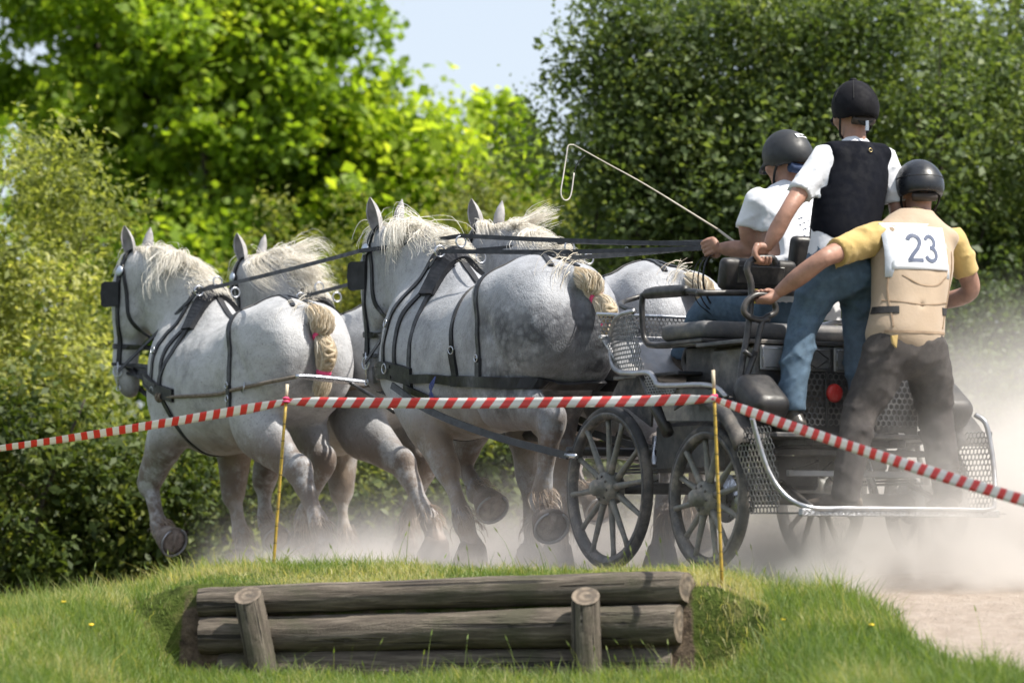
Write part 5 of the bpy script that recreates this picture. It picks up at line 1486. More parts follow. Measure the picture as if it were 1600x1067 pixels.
def head(F, c, yaw, pitch=0.0):
    """skull, jaw, nose, ears, lips and eye hollows; c centre of the skull"""
    f = V(math.cos(yaw) * math.cos(pitch), math.sin(yaw) * math.cos(pitch), math.sin(pitch)); s = V(-math.sin(yaw), math.cos(yaw), 0); u = np.cross(f, s)
    at = lambda x, y, z: c + f * x + s * y + u * z
    F.chain([(*at(-.02, 0, .02), .075, .095), (*at(.02, 0, .015), .073, .09)], s, k=.02)
    F.chain([(*at(.035, 0, -.02), .062, .065), (*at(.055, 0, -.085), .045, .045), (*at(.06, 0, -.105), .03, .03)], s, k=.03)
    F.chain([(*at(.098, 0, .005), .008, .010), (*at(.118, 0, -.035), .013, .014)], s, k=.012)
    for q in (-1, 1):
        F.ball(at(-.005, q * .078, -.02), (.02, .01, .032), k=.008, rot=yaw)
        F.ball(at(.098, q * .032, .008), (.016, .016, .011), k=.012, op='sub')
        F.ball(at(.086, q * .032, .006), (.013, .013, .012), k=.004)
        F.ball(at(.07, q * .045, -.035), (.03, .025, .025), k=.03)
    F.chain([(*at(.096, -.022, -.072), .008, .006), (*at(.104, 0, -.07), .010, .007), (*at(.096, .022, -.072), .008, .006)], s, k=.008)
    return at

def helmet_shell(at, name, mat, parent, base, r=(.128, .110, .118), lift=.035, rim=True, yaw=0.0, cutz=-.028, peak=.045):
    c = at(0.0, 0, lift)
    F = Field(c - .24, c + .24, .0095)
    F.ball(c, r, k=.02, rot=yaw)
    f = nrm(at(1, 0, 0) - at(0, 0, 0)); u = nrm(at(0, 0, 1) - at(0, 0, 0)); s = nrm(at(0, 1, 0) - at(0, 0, 0))
    F.ball(at(-.035, 0, lift - .025), (r[0] * .86, r[1] * .97, r[2] * .86), k=.03, rot=yaw)
    F.cut(at(0, 0, cutz), -(u + f * .10))
    if peak:
        F.chain([(*at(r[0] * .86, -.06, cutz + .022), .012, .012), (*at(r[0] + peak, 0, cutz + .012), .010, .010), (*at(r[0] * .86, .06, cutz + .022), .012, .012)], s, k=.025)
    F.ball(at(0, 0, -.02), (r[0] * .80, r[1] * .84, r[2] * .95), k=.01, op='sub', rot=yaw)
    v, q = F.arrays(1)
    o = link(name, mesh_np(name, v - base, q), mat, parent)
    return o, F

class Person:
    def __init__(p, label, base, shift=(0, 0, 0)):
        p.base = np.asarray(base, float)
        R = Matrix.Rotation(CROT, 3, 'Z') @ (Vector(base) + Vector(shift))
        p.root = thing('person', label, 'person', (CAR[0] + R.x, CAR[1] + R.y, CAR[2] + R.z), CROT, 'people riding on the carriage')
    def put(p, name, arrays, mat, parent=None):
        return link(name, mesh_np(name, arrays[0] - p.base, arrays[1]), mat, parent or p.root)
    def mb(p, b, name, mat, parent=None):
        b.v = [x - p.base for x in b.v]
        return b.build(name, mat, parent or p.root)

def limb(F, pts, rad, side=(0, 1, 0), k=.02):
    F.chain([(*q, a, a) if np.isscalar(a) else (*q, *a) for q, a in zip(pts, rad)], side, k=k)

def shoe(p, ank, toe, mat, h=.10):
    ank = np.asarray(ank, float); toe = np.asarray(toe, float); d = nrm((toe - ank) * V(1, 1, 0)); s = V(-d[1], d[0], 0)
    z = ank[2] - h
    F = Field(ank - .34, ank + .34, .011)
    F.chain([(*(ank), .045, .048), (*(ank - V(0, 0, h * .55) - d * .01), .042, .05)], s, k=.02)
    F.chain([(*(V(ank[0], ank[1], z + .035) - d * .045), .036, .035), (*(V(ank[0], ank[1], z + .037) + d * .06), .043, .040), (*(V(ank[0], ank[1], z + .030) + d * .15), .046, .032), (*(V(ank[0], ank[1], z + .026) + d * .19), .034, .024)], s, k=.03)
    F.cut((0, 0, z + .002), (0, 0, -1))
    return p.put('shoe', F.arrays(1), mat)

def band(p, F, pts, cen, w, name, mat, parent=None, n=30, off=.004, th=.006):
    P = catmull(pts, n); C = catmull(cen, n)
    Q = F.shoot(C, P, off, 2.0)
    for _ in range(2):
        Q[1:-1] = .5 * Q[1:-1] + .25 * (Q[:-2] + Q[2:])
    return p.mb(MB().ribbon(Q, F.grad(Q), w, th), name, mat, parent)

# ---------------------------------------------------------------- rear groom with the number bib
C = Person('person in beige body protector with number 23 bib standing on rear step', (-.43, -.10, .285), (-.14, .076, 0))
hc = V(-.19, -.432, 1.812); yawC = -.35
armL = [(-.28, -.12, 1.565), (-.30, .100, 1.487), (-.33, .212, 1.445), (-.25, .295, 1.362), (-.155, .345, 1.296)]
armR = [(-.29, -.555, 1.555), (-.28, -.635, 1.43), (-.24, -.69, 1.335), (-.10, -.655, 1.30), (.02, -.60, 1.30)]
F = Field((-.75, -.85, .26), (.2, .50, 2.0), .0115)
nb = head(F, hc, yawC, -.12)
F.chain([(-.225, -.40, 1.62, .062, .066), (-.20, -.425, 1.73, .056, .060)], k=.03)
F.chain([(-.42, -.19, 1.05, .16, .115), (-.38, -.23, 1.25, .15, .105), (-.32, -.30, 1.43, .17, .11), (-.27, -.345, 1.57, .17, .095)], k=.03)
limb(F, armL, (.058, .050, .043, .044, .027)); limb(F, armR, (.058, .050, .043, .041, .027))
legs_C = ([(-.42, -.085, 1.02), (-.40, -.02, .86), (-.385, .05, .73), (-.43, .12, .54), (-.46, .175, .36)], [(-.42, -.295, 1.02), (-.40, -.35, .86), (-.385, -.378, .735), (-.43, -.383, .54), (-.465, -.385, .36)])
for L in legs_C:
    limb(F, L, (.085, .075, .055, .052, .036))
parts = [F.arrays(1), grip((-.10, .392, 1.283), (0, 1, 0), (.35, .6, -.2) if False else (.3, 0, .05), r=.015, flip=1, wrist=armL[-1]), open_hand(armR[-1], (.9, .35, 0), (0, -.6, .8))]
C.put('body', join_arrays(parts), M['skin'])
F = Field((-.75, -.85, .26), (.0, .4, 1.2), .0115)                      # trousers
F.chain([(-.42, -.19, 1.13, .178, .128), (-.425, -.19, 1.02, .178, .135)], k=.03)
for L, q in zip(legs_C, (1, -1)):
    limb(F, [L[0], L[1], L[2], L[3], L[4], np.array(L[4]) - V(.0, 0, .03)], ((.112, .122), (.102, .108), (.082, .086), (.074, .082), (.066, .074), (.068, .076)), k=.035)
F.cut((0, 0, .315), (0, 0, -1)); F.cut((0, 0, 1.16), (0, 0, 1)); F.creases(.010, 48, 5, (.6, .8, 1.5))
C.put('trousers', F.arrays(1), M['greytrousers'])
F = Field((-.60, -.82, 1.0), (.0, .30, 1.75), .0105)                     # shirt
F.chain([(-.40, -.21, 1.10, .165, .12), (-.36, -.25, 1.28, .165, .118), (-.31, -.30, 1.45, .18, .118), (-.265, -.345, 1.58, .175, .10), (-.24, -.38, 1.65, .075, .075)], k=.03)
limb(F, armL[:2] + [(-.304, .128, 1.477)], (.080, .068, .072), k=.03); limb(F, armR[:2] + [(-.272, -.65, 1.405)], (.078, .068, .072), k=.03)
F.cut((-.304, .118, 1.48), (-.1, .93, -.36), (-.6, .0, 1.3), (0, .3, 1.75)); F.cut((-.275, -.645, 1.41), (.1, -.45, -.9), (-.6, -.85, 1.25), (0, -.55, 1.5))
F.creases(.009, 55, 9, (.4, 1.2, .8))
C.put('shirt', F.arrays(1), M['yellowshirt'])
VF = Field((-.70, -.72, 1.02), (.0, .16, 1.80), .0105)                   # body protector
VF.chain([(-.415, -.19, 1.10, .198, .150), (-.39, -.225, 1.22, .190, .145), (-.36, -.26, 1.33, .198, .148), (-.315, -.305, 1.47, .214, .148), (-.272, -.342, 1.575, .190, .128), (-.245, -.37, 1.645, .105, .095)], k=.03)
VF.chain([(-.235, -.385, 1.66, .082, .080), (-.222, -.40, 1.705, .075, .074)], k=.03)
for q in (armL[0], armR[0]):
    VF.ball(V(*q) + V(.0, -.05 if q is armL[0] else .05, .02), (.09, .06, .05), k=.05)
VF.cut((0, 0, 1.095), (.15, 0, -1)); VF.cut((-.22, -.40, 1.712), (0, 0, 1))
VF.cut((-.25, -.085, 1.55), (.1, 1, .12), (-.7, -.2, 1.40), (0, .2, 1.66)); VF.cut((-.28, -.60, 1.55), (.1, -1, .12), (-.7, -.72, 1.40), (0, -.5, 1.66))
VF.chain([(-.45, -.19, 1.235, .004, .004), (-.56, -.21, 1.235, .006, .006)], k=.02, op='sub')
VF.folds(.0022, 34, 41)
vest = C.put('body_protector', VF.arrays(1), M['beigevest'])
sp = lambda y, z: ([(-.9, y, z)], [(-.36, -.24 + (y + .24) * .35, z)])
def vband(pts, w, nm, mat, par=vest):
    P = [(-.9, y, z) for y, z in pts]; Cn = [(-.30, y, z) for y, z in pts]
    return band(C, VF, P, Cn, w, nm, mat, par, 24, .001)
vband([(-.145, 1.50), (-.085, 1.35), (-.05, 1.13)], .007, 'seam', M['beigeedge']); vband([(-.455, 1.50), (-.42, 1.35), (-.33, 1.13)], .007, 'seam', M['beigeedge'])
vband([(-.02, 1.108), (-.19, 1.105), (-.36, 1.108)], .012, 'hem_binding', M['beigeedge']); vband([(-.05, 1.255), (-.22, 1.235), (-.39, 1.255)], .006, 'seam', M['beigeedge'])
for a0, a1 in ((.50, .74), (1.24, 1.50)):
    cc = V(-.385, -.225, 1.21)
    band(C, VF, [cc + .4 * V(math.cos(math.pi * t), math.sin(math.pi * t), 0) for t in np.linspace(a0, a1, 7)], [cc] * 7, .036, 'side_strap', M['black'], vest, 20, .002)
vband([(-.14, 1.375), (-.20, 1.335), (-.26, 1.325), (-.32, 1.335), (-.38, 1.375)], .006, 'seam', M['beigeedge'])
# bib: paper in a clear sleeve, lying on the back
def on_back(u, v, off):
    """u to the reader's right, v up; metres on the bib, centre of the back"""
    y = -.255 - u - .12 * v; z = 1.498 + v
    sx_ = VF.shoot([(-.30, y, z)], [(-.9, y, z)], 0.0, 2.0)[0][0]; bx_ = BX(u, v)
    return V(min(bx_, max(sx_, bx_ - .03)) - off, y, z)
_uv = [(u, v) for u in np.linspace(-.13, .13, 9) for v in np.linspace(-.11, .11, 7)]
_bx = [VF.shoot([(-.30, -.255 - u - .12 * v, 1.498 + v)], [(-.9, -.255 - u - .12 * v, 1.498 + v)], 0.0, 2.0)[0][0] for u, v in _uv]
_A = np.array([(1, u, v, u * u, v * v, u * v) for u, v in _uv]); _k = np.linalg.lstsq(_A, np.array(_bx), rcond=None)[0]
_sh = (np.array(_bx) - _A @ _k).min()
BX = lambda u, v: float(np.array((1, u, v, u * u, v * v, u * v)) @ _k) + _sh * .1
def sheet(W, H, off, name, mat, parent, nu=9, nv=7, cu=0, cv=0):
    g = np.array([[on_back(cu + W * (i / (nu - 1) - .5), cv + H * (j / (nv - 1) - .5), off) for i in range(nu)] for j in range(nv)])
    for _ in range(3):
        g[1:-1] = .5 * g[1:-1] + .25 * (g[:-2] + g[2:]); g[:, 1:-1] = .5 * g[:, 1:-1] + .25 * (g[:, :-2] + g[:, 2:])
    f = [(j * nu + i, j * nu + i + 1, (j + 1) * nu + i + 1, (j + 1) * nu + i) for j in range(nv - 1) for i in range(nu - 1)]
    o = link(name, mesh_np(name, g.reshape(-1, 3) - C.base, f), mat, parent)
    md = o.modifiers.new('thickness', 'SOLIDIFY'); md.thickness = .0015
    return o, g
bibroot, _ = sheet(.335, .262, .004, 'number_bib', M['film'], None)
bibroot.parent = C.root
paper, G = sheet(.292, .208, .008, 'bib_paper', M['paper'], bibroot, 15, 11, .006, .010)
def paper_at(u, v):
    """bilinear on the sheet's own grid, so print lies on the paper"""
    nv, nu = G.shape[:2]; a = np.clip(u / .292 + .5, 0, .999) * (nu - 1); b = np.clip(v / .208 + .5, 0, .999) * (nv - 1); i, j = int(a), int(b); s, t = a - i, b - j
    return (G[j, i] * (1 - s) + G[j, i + 1] * s) * (1 - t) + (G[j + 1, i] * (1 - s) + G[j + 1, i + 1] * s) * t
def arc(cx, cy, rx, ry, a0, a1, n=14):
    return [(cx + rx * math.cos(math.radians(t)), cy + ry * math.sin(math.radians(t))) for t in np.linspace(a0, a1, n)]
DIG = {'2': [arc(0, .030, .0255, .0265, 165, -25) + [(.012, .000), (-.012, -.026), (-.0275, -.050)], [(-.034, -.0515), (.032, -.0515)]],
       '3': [arc(0, .029, .0235, .0250, 160, -75) + [(-.004, .0045)], [(-.004, .0045)] + arc(-.001, -.0245, .0275, .0285, 80, -165)]}
def digit(ch, ou, w=.0165):
    b = MB()
    for st in DIG[ch]:
        P = np.array(st); T = nrm(np.gradient(P, axis=0)); Nn = np.stack([-T[:, 1], T[:, 0]], 1)
        v = []
        for p, n_ in zip(P, Nn):
            for s in (-1, 1):
                q = p + n_ * s * w / 2; v.append(paper_at(ou + q[0] * 1.08, q[1] * 1.12 - .004) + V(-.0035, 0, .001) - C.base)
        b.add(v, [(2 * i, 2 * i + 1, 2 * i + 3, 2 * i + 2) for i in range(len(P) - 1)], False)
    return b.build('bib_number', M['print'], bibroot)
digit('2', -.041); digit('3', .041)
hel, HF = helmet_shell(nb, 'helmet', M['gloss'], C.root, C.base, (.130, .112, .118), .030, yaw=yawC, cutz=-.045)
b = MB(); b.ring(nb(-.112, .02, .01), nb(-1, .15, 0) - nb(0, 0, 0), .008, .002, 12, 5); C.mb(b, 'badge', M['silverprint'], hel)
band(C, HF, [nb(-.02, .2, .05), nb(-.1, .14, .045), nb(-.2, 0, .042), nb(-.1, -.14, .045), nb(-.02, -.2, .05)], [nb(0, 0, .045)] * 5, .004, 'helmet_seam', M['black'], hel, 30, .001, .003)
for q in (-1, 1):
    C.mb(MB().tube([nb(-.03, q * .094, -.03), nb(.0, q * .088, -.07), nb(.045, q * .055, -.115), nb(.055, 0, -.13)], .006, 6, 14), 'chin_strap', M['black'], hel)
C.mb(MB().tube([nb(-.09, .06, -.045), nb(-.105, 0, -.06), nb(-.09, -.06, -.045)], .012, 8, 12), 'helmet_harness', M['black'], hel)
C.mb(MB().tube([nb(-.085, .055, -.05), nb(-.10, 0, -.055), nb(-.085, -.055, -.05)], .022, 8, 10), 'hair', M['hair'])
shoe(C, (-.46, .178, .375), (-.30, .30, .3), M['brownshoe'], .095); shoe(C, (-.465, -.385, .375), (-.25, -.44, .3), M['brownshoe'], .095)
C.mb(MB().plate([(-.545, -.055, 1.09), (-.545, -.02, 1.085), (-.54, -.03, 1.05), (-.54, -.05, 1.03)], (1, 0, 0), .012), 'yellow_shirt_tail', M['yellowshirt'])

# ---------------------------------------------------------------- standing groom in the black vest
B = Person('person in black body protector and blue jeans standing behind the driver', (-.03, .05, .69), (-.26, .141, -.045))
hb = V(.095, -.242, 2.235); yawB = -.05
armL = [(.055, -.045, 1.995), (.035, .105, 1.83), (.005, .195, 1.735), (.03, .245, 1.635), (.045, .283, 1.560)]
armR = [(.055, -.385, 2.005), (.01, -.415, 1.85), (.0, -.42, 1.72), (.08, -.44, 1.60), (.14, -.44, 1.50)]
F = Field((-.35, -.65, .67), (.40, .45, 2.45), .0115)
nb = head(F, hb, yawB, -.05)
F.chain([(.065, -.225, 2.04, .055, .06), (.08, -.235, 2.15, .05, .054)], k=.03)
F.chain([(-.02, -.09, 1.50, .15, .11), (-.01, -.10, 1.65, .13, .095), (.02, -.16, 1.83, .15, .10), (.05, -.21, 1.98, .15, .085)], k=.03)
limb(F, armL, (.052, .045, .038, .040, .025)); limb(F, armR, (.052, .045, .038, .036, .025))
legs_B = ([(-.02, .005, 1.45), (.01, .05, 1.33), (.03, .095, 1.21), (-.01, .165, 1.02), (-.055, .215, .83)], [(-.02, -.185, 1.45), (.0, -.20, 1.33), (.02, -.205, 1.20), (-.02, -.19, 1.0), (-.06, -.175, .83)])
for L in legs_B:
    limb(F, L, (.08, .07, .055, .05, .035))
parts = [F.arrays(1), grip((.05, .312, 1.508), (0, 1, 0), (.15, 0, -.9), r=.016, flip=-1, wrist=armL[-1]), open_hand(armR[-1], (.5, 0, -.8), (0, -.9, .1))]
B.put('body', join_arrays(parts), M['skin'])
F = Field((-.35, -.45, .70), (.30, .40, 1.60), .0115)
F.chain([(-.02, -.085, 1.56, .155, .118), (-.025, -.09, 1.44, .168, .128)], k=.03)
for L in legs_B:
    limb(F, L + [np.array(L[-1]) - V(.0, 0, .03)], ((.100, .115), (.092, .098), (.078, .082), (.070, .078), (.062, .072), (.062, .076)), k=.035)
F.cut((0, 0, .785), (0, 0, -1)); F.cut((0, 0, 1.585), (0, 0, 1)); F.creases(.010, 46, 15, (.6, .8, 1.5))
B.put('jeans', F.arrays(1), M['jeans'])
F = Field((-.30, -.62, 1.40), (.30, .25, 2.15), .0105)
F.chain([(-.02, -.075, 1.53, .160, .128), (-.005, -.095, 1.66, .150, .118), (.02, -.155, 1.82, .165, .118), (.05, -.21, 1.975, .165, .10), (.065, -.222, 2.06, .07, .068)], k=.03)
limb(F, armL[:2] + [(.03, .122, 1.812)], (.072, .062, .066), k=.03); limb(F, armR[:2] + [(.008, -.418, 1.80)], (.070, .062, .064), k=.03)
F.cut((.032, .112, 1.822), (-.1, .66, -.74), (-.3, .02, 1.68), (.3, .25, 2.0)); F.cut((.0, -.418, 1.80), (0, -.1, -1), (-.3, -.62, 1.6), (.3, -.36, 1.9))
F.cut((0, 0, 1.505), (.0, -.25, -1)); F.creases(.009, 52, 19, (.5, 1, 1))
B.put('shirt', F.arrays(1), M['whiteshirt'])
VF = Field((-.35, -.60, 1.45), (.35, .20, 2.20), .0105)
VF.chain([(-.01, -.105, 1.54, .168, .148), (-.002, -.115, 1.66, .170, .142), (.022, -.165, 1.82, .182, .138), (.048, -.208, 1.96, .180, .118), (.06, -.22, 2.04, .105, .085)], k=.03)
for q in (armL[0], armR[0]):
    VF.ball(V(*q) * V(1, 1, 1) + V(.0, -.03 if q is armL[0] else .03, .03), (.08, .055, .05), k=.05)
VF.cut((-.01, -.1, 1.55), (.0, .38, -.85)); VF.cut((0, 0, 2.085), (0, 0, 1))
VF.cut((.05, -.035, 1.98), (0, 1, .2), (-.35, -.15, 1.86), (.35, .2, 2.2)); VF.cut((.05, -.395, 1.98), (0, -1, .2), (-.35, -.6, 1.86), (.35, -.3, 2.2))
vest = B.put('body_protector', VF.arrays(1), M['blackvest'])
b = MB(); b.ring((-.055, -.232, 2.035), (-1, 0, .2), .009, .0022, 14, 5); B.mb(b, 'ring_tag', M['brass'], vest)
hel, HF = helmet_shell(nb, 'helmet', M['velvet'], B.root, B.base, (.122, .103, .122), .030, yaw=yawB, cutz=-.05)
B.mb(MB().lathe([(.020, -.004), (.020, .006), (.012, .012), (.001, .013)], nb(0, 0, .150), nb(0, 0, 1) - nb(0, 0, 0), 14), 'button', M['velvet'], hel)
for k in range(3):
    t = math.pi * k / 3 + .5
    pts = [nb(.2 * math.cos(t) * math.sin(e), .2 * math.sin(t) * math.sin(e), .035 + .2 * math.cos(e)) for e in np.linspace(-1.5, 1.5, 9)]
    band(B, HF, pts, [nb(0, 0, .035)] * 9, .004, 'helmet_seam', M['black'], hel, 30, .001, .003)
for q in (-1, 1):
    B.mb(MB().tube([nb(-.02, q * .090, -.03), nb(.0, q * .082, -.08), nb(.045, q * .05, -.115), nb(.055, 0, -.128)], .006, 6, 14), 'chin_strap', M['black'], hel)
B.mb(MB().tube([nb(-.085, .05, -.045), nb(-.10, 0, -.075), nb(-.085, -.05, -.045)], .010, 8, 12), 'helmet_harness', M['black'], hel)
B.mb(MB().box(nb(-.112, .0, -.085), (.008, .018, .05), bev=.002), 'harness_buckle', M['chrome'], hel)
B.mb(MB().tube([nb(-.07, .055, -.05), nb(-.085, 0, -.055), nb(-.07, -.055, -.05)], .024, 8, 10), 'hair', M['hair'])
shoe(B, (-.055, .215, .795), (.12, .24, .7), M['shoe'], .105); shoe(B, (-.06, -.175, .795), (.12, -.19, .7), M['shoe'], .105)

# ---------------------------------------------------------------- the driver
A = Person('person in white shirt and grey helmet driving, seated and holding the reins', (.42, -.06, 1.205))
ha = V(.495, -.145, 2.030); yawA = .25
armL = [(.455, .045, 1.805), (.49, .085, 1.68), (.50, .055, 1.585), (.565, .12, 1.583), (.625, .172, 1.588)]
armR = [(.455, -.27, 1.81), (.52, -.33, 1.68), (.54, -.34, 1.58), (.62, -.24, 1.575), (.68, -.14, 1.575)]
F = Field((.05, -.60, .90), (1.30, .45, 2.25), .0115)
nb = head(F, ha, yawA, -.10)
F.chain([(.462, -.125, 1.84, .058, .062), (.48, -.138, 1.95, .053, .056)], k=.03)
F.chain([(.40, -.065, 1.30, .15, .115), (.40, -.075, 1.48, .145, .11), (.43, -.10, 1.66, .16, .11), (.455, -.115, 1.80, .15, .09)], k=.03)
limb(F, armL, (.054, .048, .041, .043, .026)); limb(F, armR, (.054, .048, .041, .040, .026))
legs_A = ([(.42, .03, 1.28), (.60, .09, 1.30), (.78, .14, 1.29), (.88, .18, 1.14), (.93, .20, 1.045)], [(.42, -.16, 1.28), (.60, -.22, 1.30), (.78, -.26, 1.29), (.88, -.27, 1.14), (.93, -.27, 1.045)])
for L in legs_A:
    limb(F, L, (.082, .072, .056, .05, .036))
wh_ax = nrm(V(.95, .428, 1.981) - V(.66, .10, 1.66))
parts = [F.arrays(1), grip((.672, .205, 1.592), (.25, .25, .93), (.8, .35, 0), r=.013, flip=1, wrist=armL[-1]), grip((.735, -.09, 1.575), (.1, .3, .95), (.7, .4, 0), r=.013, flip=1, wrist=armR[-1])]
A.put('body', join_arrays(parts), M['skin'])
F = Field((.15, -.45, .95), (1.10, .40, 1.50), .0115)
F.chain([(.40, -.065, 1.40, .155, .122), (.41, -.065, 1.29, .175, .13)], k=.03)
for L in legs_A:
    limb(F, L, ((.105, .1), (.092, .092), (.08, .08), (.070, .076), (.066, .07)), k=.035)
F.cut((.93, 0, 1.06), (.35, 0, -1)); F.creases(.009, 48, 25)
A.put('jeans', F.arrays(1), M['jeans'])
SF = Field((.10, -.50, 1.30), (.80, .28, 1.98), .0105)
SF.chain([(.395, -.065, 1.37, .175, .140), (.395, -.075, 1.50, .170, .135), (.425, -.10, 1.66, .178, .128), (.45, -.112, 1.79, .168, .105), (.462, -.122, 1.865, .072, .07)], k=.03)
limb(SF, armL[:2] + [(.494, .085, 1.665)], (.078, .070, .074), k=.03); limb(SF, armR[:2] + [(.524, -.333, 1.665)], (.076, .070, .074), k=.03)
SF.cut((.492, .085, 1.672), (.1, .2, -.97), (.3, .02, 1.55), (.7, .28, 1.78)); SF.cut((.522, -.333, 1.672), (.1, -.1, -.97), (.3, -.5, 1.55), (.7, -.27, 1.78))
SF.creases(.010, 50, 29, (.6, 1, .9))
sh = A.put('shirt', SF.arrays(1), M['whiteshirt'])
b = MB(); rr = np.random.default_rng(3)
for i in range(9):                                      # printed marks scattered down the back of the shirt
    for j in range(5):
        y, z = -.10 - .022 * j, 1.48 + .03 * i + .006 * j
        P = SF.shoot([(.42, y * .5 - .05, z)], [(-.2, y, z)], .002, 2.0); g = SF.grad(P)[0]
        t = nrm(np.cross(g, V(0, 0, 1)) + V(0, 0, rr.uniform(-.6, .6)))
        b.ribbon(np.array([P[0] - t * .005, P[0], P[0] + t * .005]), np.array([g, g, g]), .0035, .0015)
A.mb(b, 'shirt_print', M['print'], sh)
hel, HF = helmet_shell(nb, 'helmet', M['matte'], A.root, A.base, (.128, .108, .122), .030, yaw=yawA, cutz=-.048)
# white vent plate on the back of the shell
pts = [nb(-.16, y, .125) for y in (-.05, -.025, 0, .025, .05)]
band(A, HF, pts, [nb(.0, 0, .05)] * 5, .030, 'vent_plate', M['silverprint'], hel, 12, .002, .004)
for y in (-.022, .012):
    band(A, HF, [nb(-.16, y - .012, .122), nb(-.16, y, .122), nb(-.16, y + .012, .122)], [nb(0, 0, .05)] * 3, .008, 'vent_slot', M['black'], hel, 6, .005, .004)
for q in (-1, 1):
    A.mb(MB().tube([nb(-.02, q * .092, -.03), nb(.01, q * .084, -.07), nb(.05, q * .05, -.115), nb(.058, 0, -.128)], .007, 6, 14), 'chin_strap', M['black'], hel)
A.mb(MB().tube([nb(-.08, .07, -.055), nb(-.10, 0, -.065), nb(-.08, -.07, -.055)], .026, 8, 12), 'helmet_harness', M['cap'], hel)
shoe(A, (.935, .20, 1.06), (1.05, .22, 1.0), M['brownshoe'], .085); shoe(A, (.935, -.27, 1.06), (1.05, -.29, 1.0), M['brownshoe'], .085)

# ================================================================ reins, whip, lead bars, tape and poles
def rot_pt(root, p):
    a = root.rotation_euler.z; p = np.asarray(p, float); l = root.location
    return V(l[0] + p[0] * math.cos(a) - p[1] * math.sin(a), l[1] + p[0] * math.sin(a) + p[1] * math.cos(a), l[2] + p[2])

def terret_of(key, s):
    root, F, Bd, H = HORSES[key]
    Q = F.shoot([Bd((.92, s * .05, 1.2))], [Bd((.92, s * .12, 1.9))], .035)[0]; g = F.grad(Q)[0]
    return rot_pt(root, Q + g * .035)
def head_of(key, s, p, off=.03):
    root, F, Bd, H = HORSES[key]
    c = (1.95, 0, p[2])
    Q = F.shoot([Bd(c)], [Bd((p[0], s * .25, p[2]))], off)[0]
    return rot_pt(root, Q)
hand_l = rot_pt(car, (.672, .205, 1.592)); hand_r = rot_pt(car, (.735, -.09, 1.575))
def rein(pts, label, sag=.02):
    P = []
    for a, b in zip(pts[:-1], pts[1:]):
        n = 14; t = np.linspace(0, 1, n, endpoint=False)[:, None]
        P.append(a + (b - a) * t - V(0, 0, 1) * sag * np.linalg.norm(b - a) * t * (1 - t))
    P = np.vstack(P + [pts[-1][None]])
    base = P.mean(0)
    T = nrm(np.gradient(P, axis=0)); nn = nrm(np.cross(T, V(0, 0, 1)) * 1.0 + V(0, 0, .15))
    o = MB().ribbon(P - base, nn, .024, .006).build('rein', M['leather'])
    o.location = base
    return tag(o, label, 'rein', 'driving reins')
for key, lead, s, hand, nm in (('near_wheeler', 'near_leader', 1, hand_l, ('black rein from the dappled rear horse to the driver', 'black rein from the foremost lead horse over its rump to the driver')),
                               ('far_wheeler', 'far_leader', 1, hand_l + V(.0, .03, .012), ('black rein from the half hidden rear horse to the driver', 'black rein from the far lead horse back to the driver'))):
    rein([head_of(key, s, (1.97, 0, 1.17)), terret_of(key, s), hand], nm[0])
    rein([head_of(lead, s, (1.97, 0, 1.17)), terret_of(lead, s), head_of(key, s, (1.93, 0, 1.80), .045), terret_of(key, 0) + V(0, 0, .03), hand + V(0, 0, .02)], nm[1], .012)
# loose ends of the reins hanging from the driver's hand
e = MB()
for k in range(3):
    h0 = hand_l + V(.0, 0, -.03)
    e.tube([h0 + V(.01 * k, 0, 0), h0 + V(-.055 + .02 * k, -.02 * k, -.05), h0 + V(-.075 + .025 * k, -.02 * k, -.15), h0 + V(-.05 + .03 * k, 0, -.24), h0 + V(.02 + .02 * k, .01, -.30)], .007, 6, 18, flat=.4)
o = e.build('rein_end', M['leather']); tag(o, 'looped ends of the reins hanging below the hand of the driver', 'rein')

M['cane'] = pmat('whip_cane', (.44, .40, .33), .5, bump=.2)
M['thong'] = pmat('whip_thong', (.60, .56, .50), .7, bump=.3)
wp = thing('driving_whip', 'thin pale driving whip with a looped lash raised over the rear horses', 'whip', tuple(hand_r), 0)
L2 = lambda p: rot_pt(car, p) - hand_r
MB().tube([L2((.70, -.16, 1.52)), L2((.735, -.09, 1.575)), L2((.80, .065, 1.70))], [.008, .008, .006], 8).build('handle', M['cane'], wp)
MB().tube([L2((.80, .065, 1.70)), L2((.945, .385, 1.915)), L2((1.05, .56, 2.03)), L2((1.14, .70, 2.125))], [.0055, .004, .0035, .003], 7, 16).build('cane', M['cane'], wp)
MB().tube([L2(p) for p in ((1.14, .70, 2.125), (1.15, .725, 2.12), (1.15, .735, 2.075), (1.15, .754, 1.967), (1.15, .768, 1.88), (1.15, .745, 1.846), (1.15, .712, 1.87), (1.15, .692, 1.985))], .0035, 6, 46).build('lash', M['thong'], wp)
MB().tube([L2(p) for p in ((1.15, .692, 1.985), (1.15, .672, 2.035), (1.15, .63, 2.075))], .0028, 6, 12).build('lash_tip', M['leather'], wp)

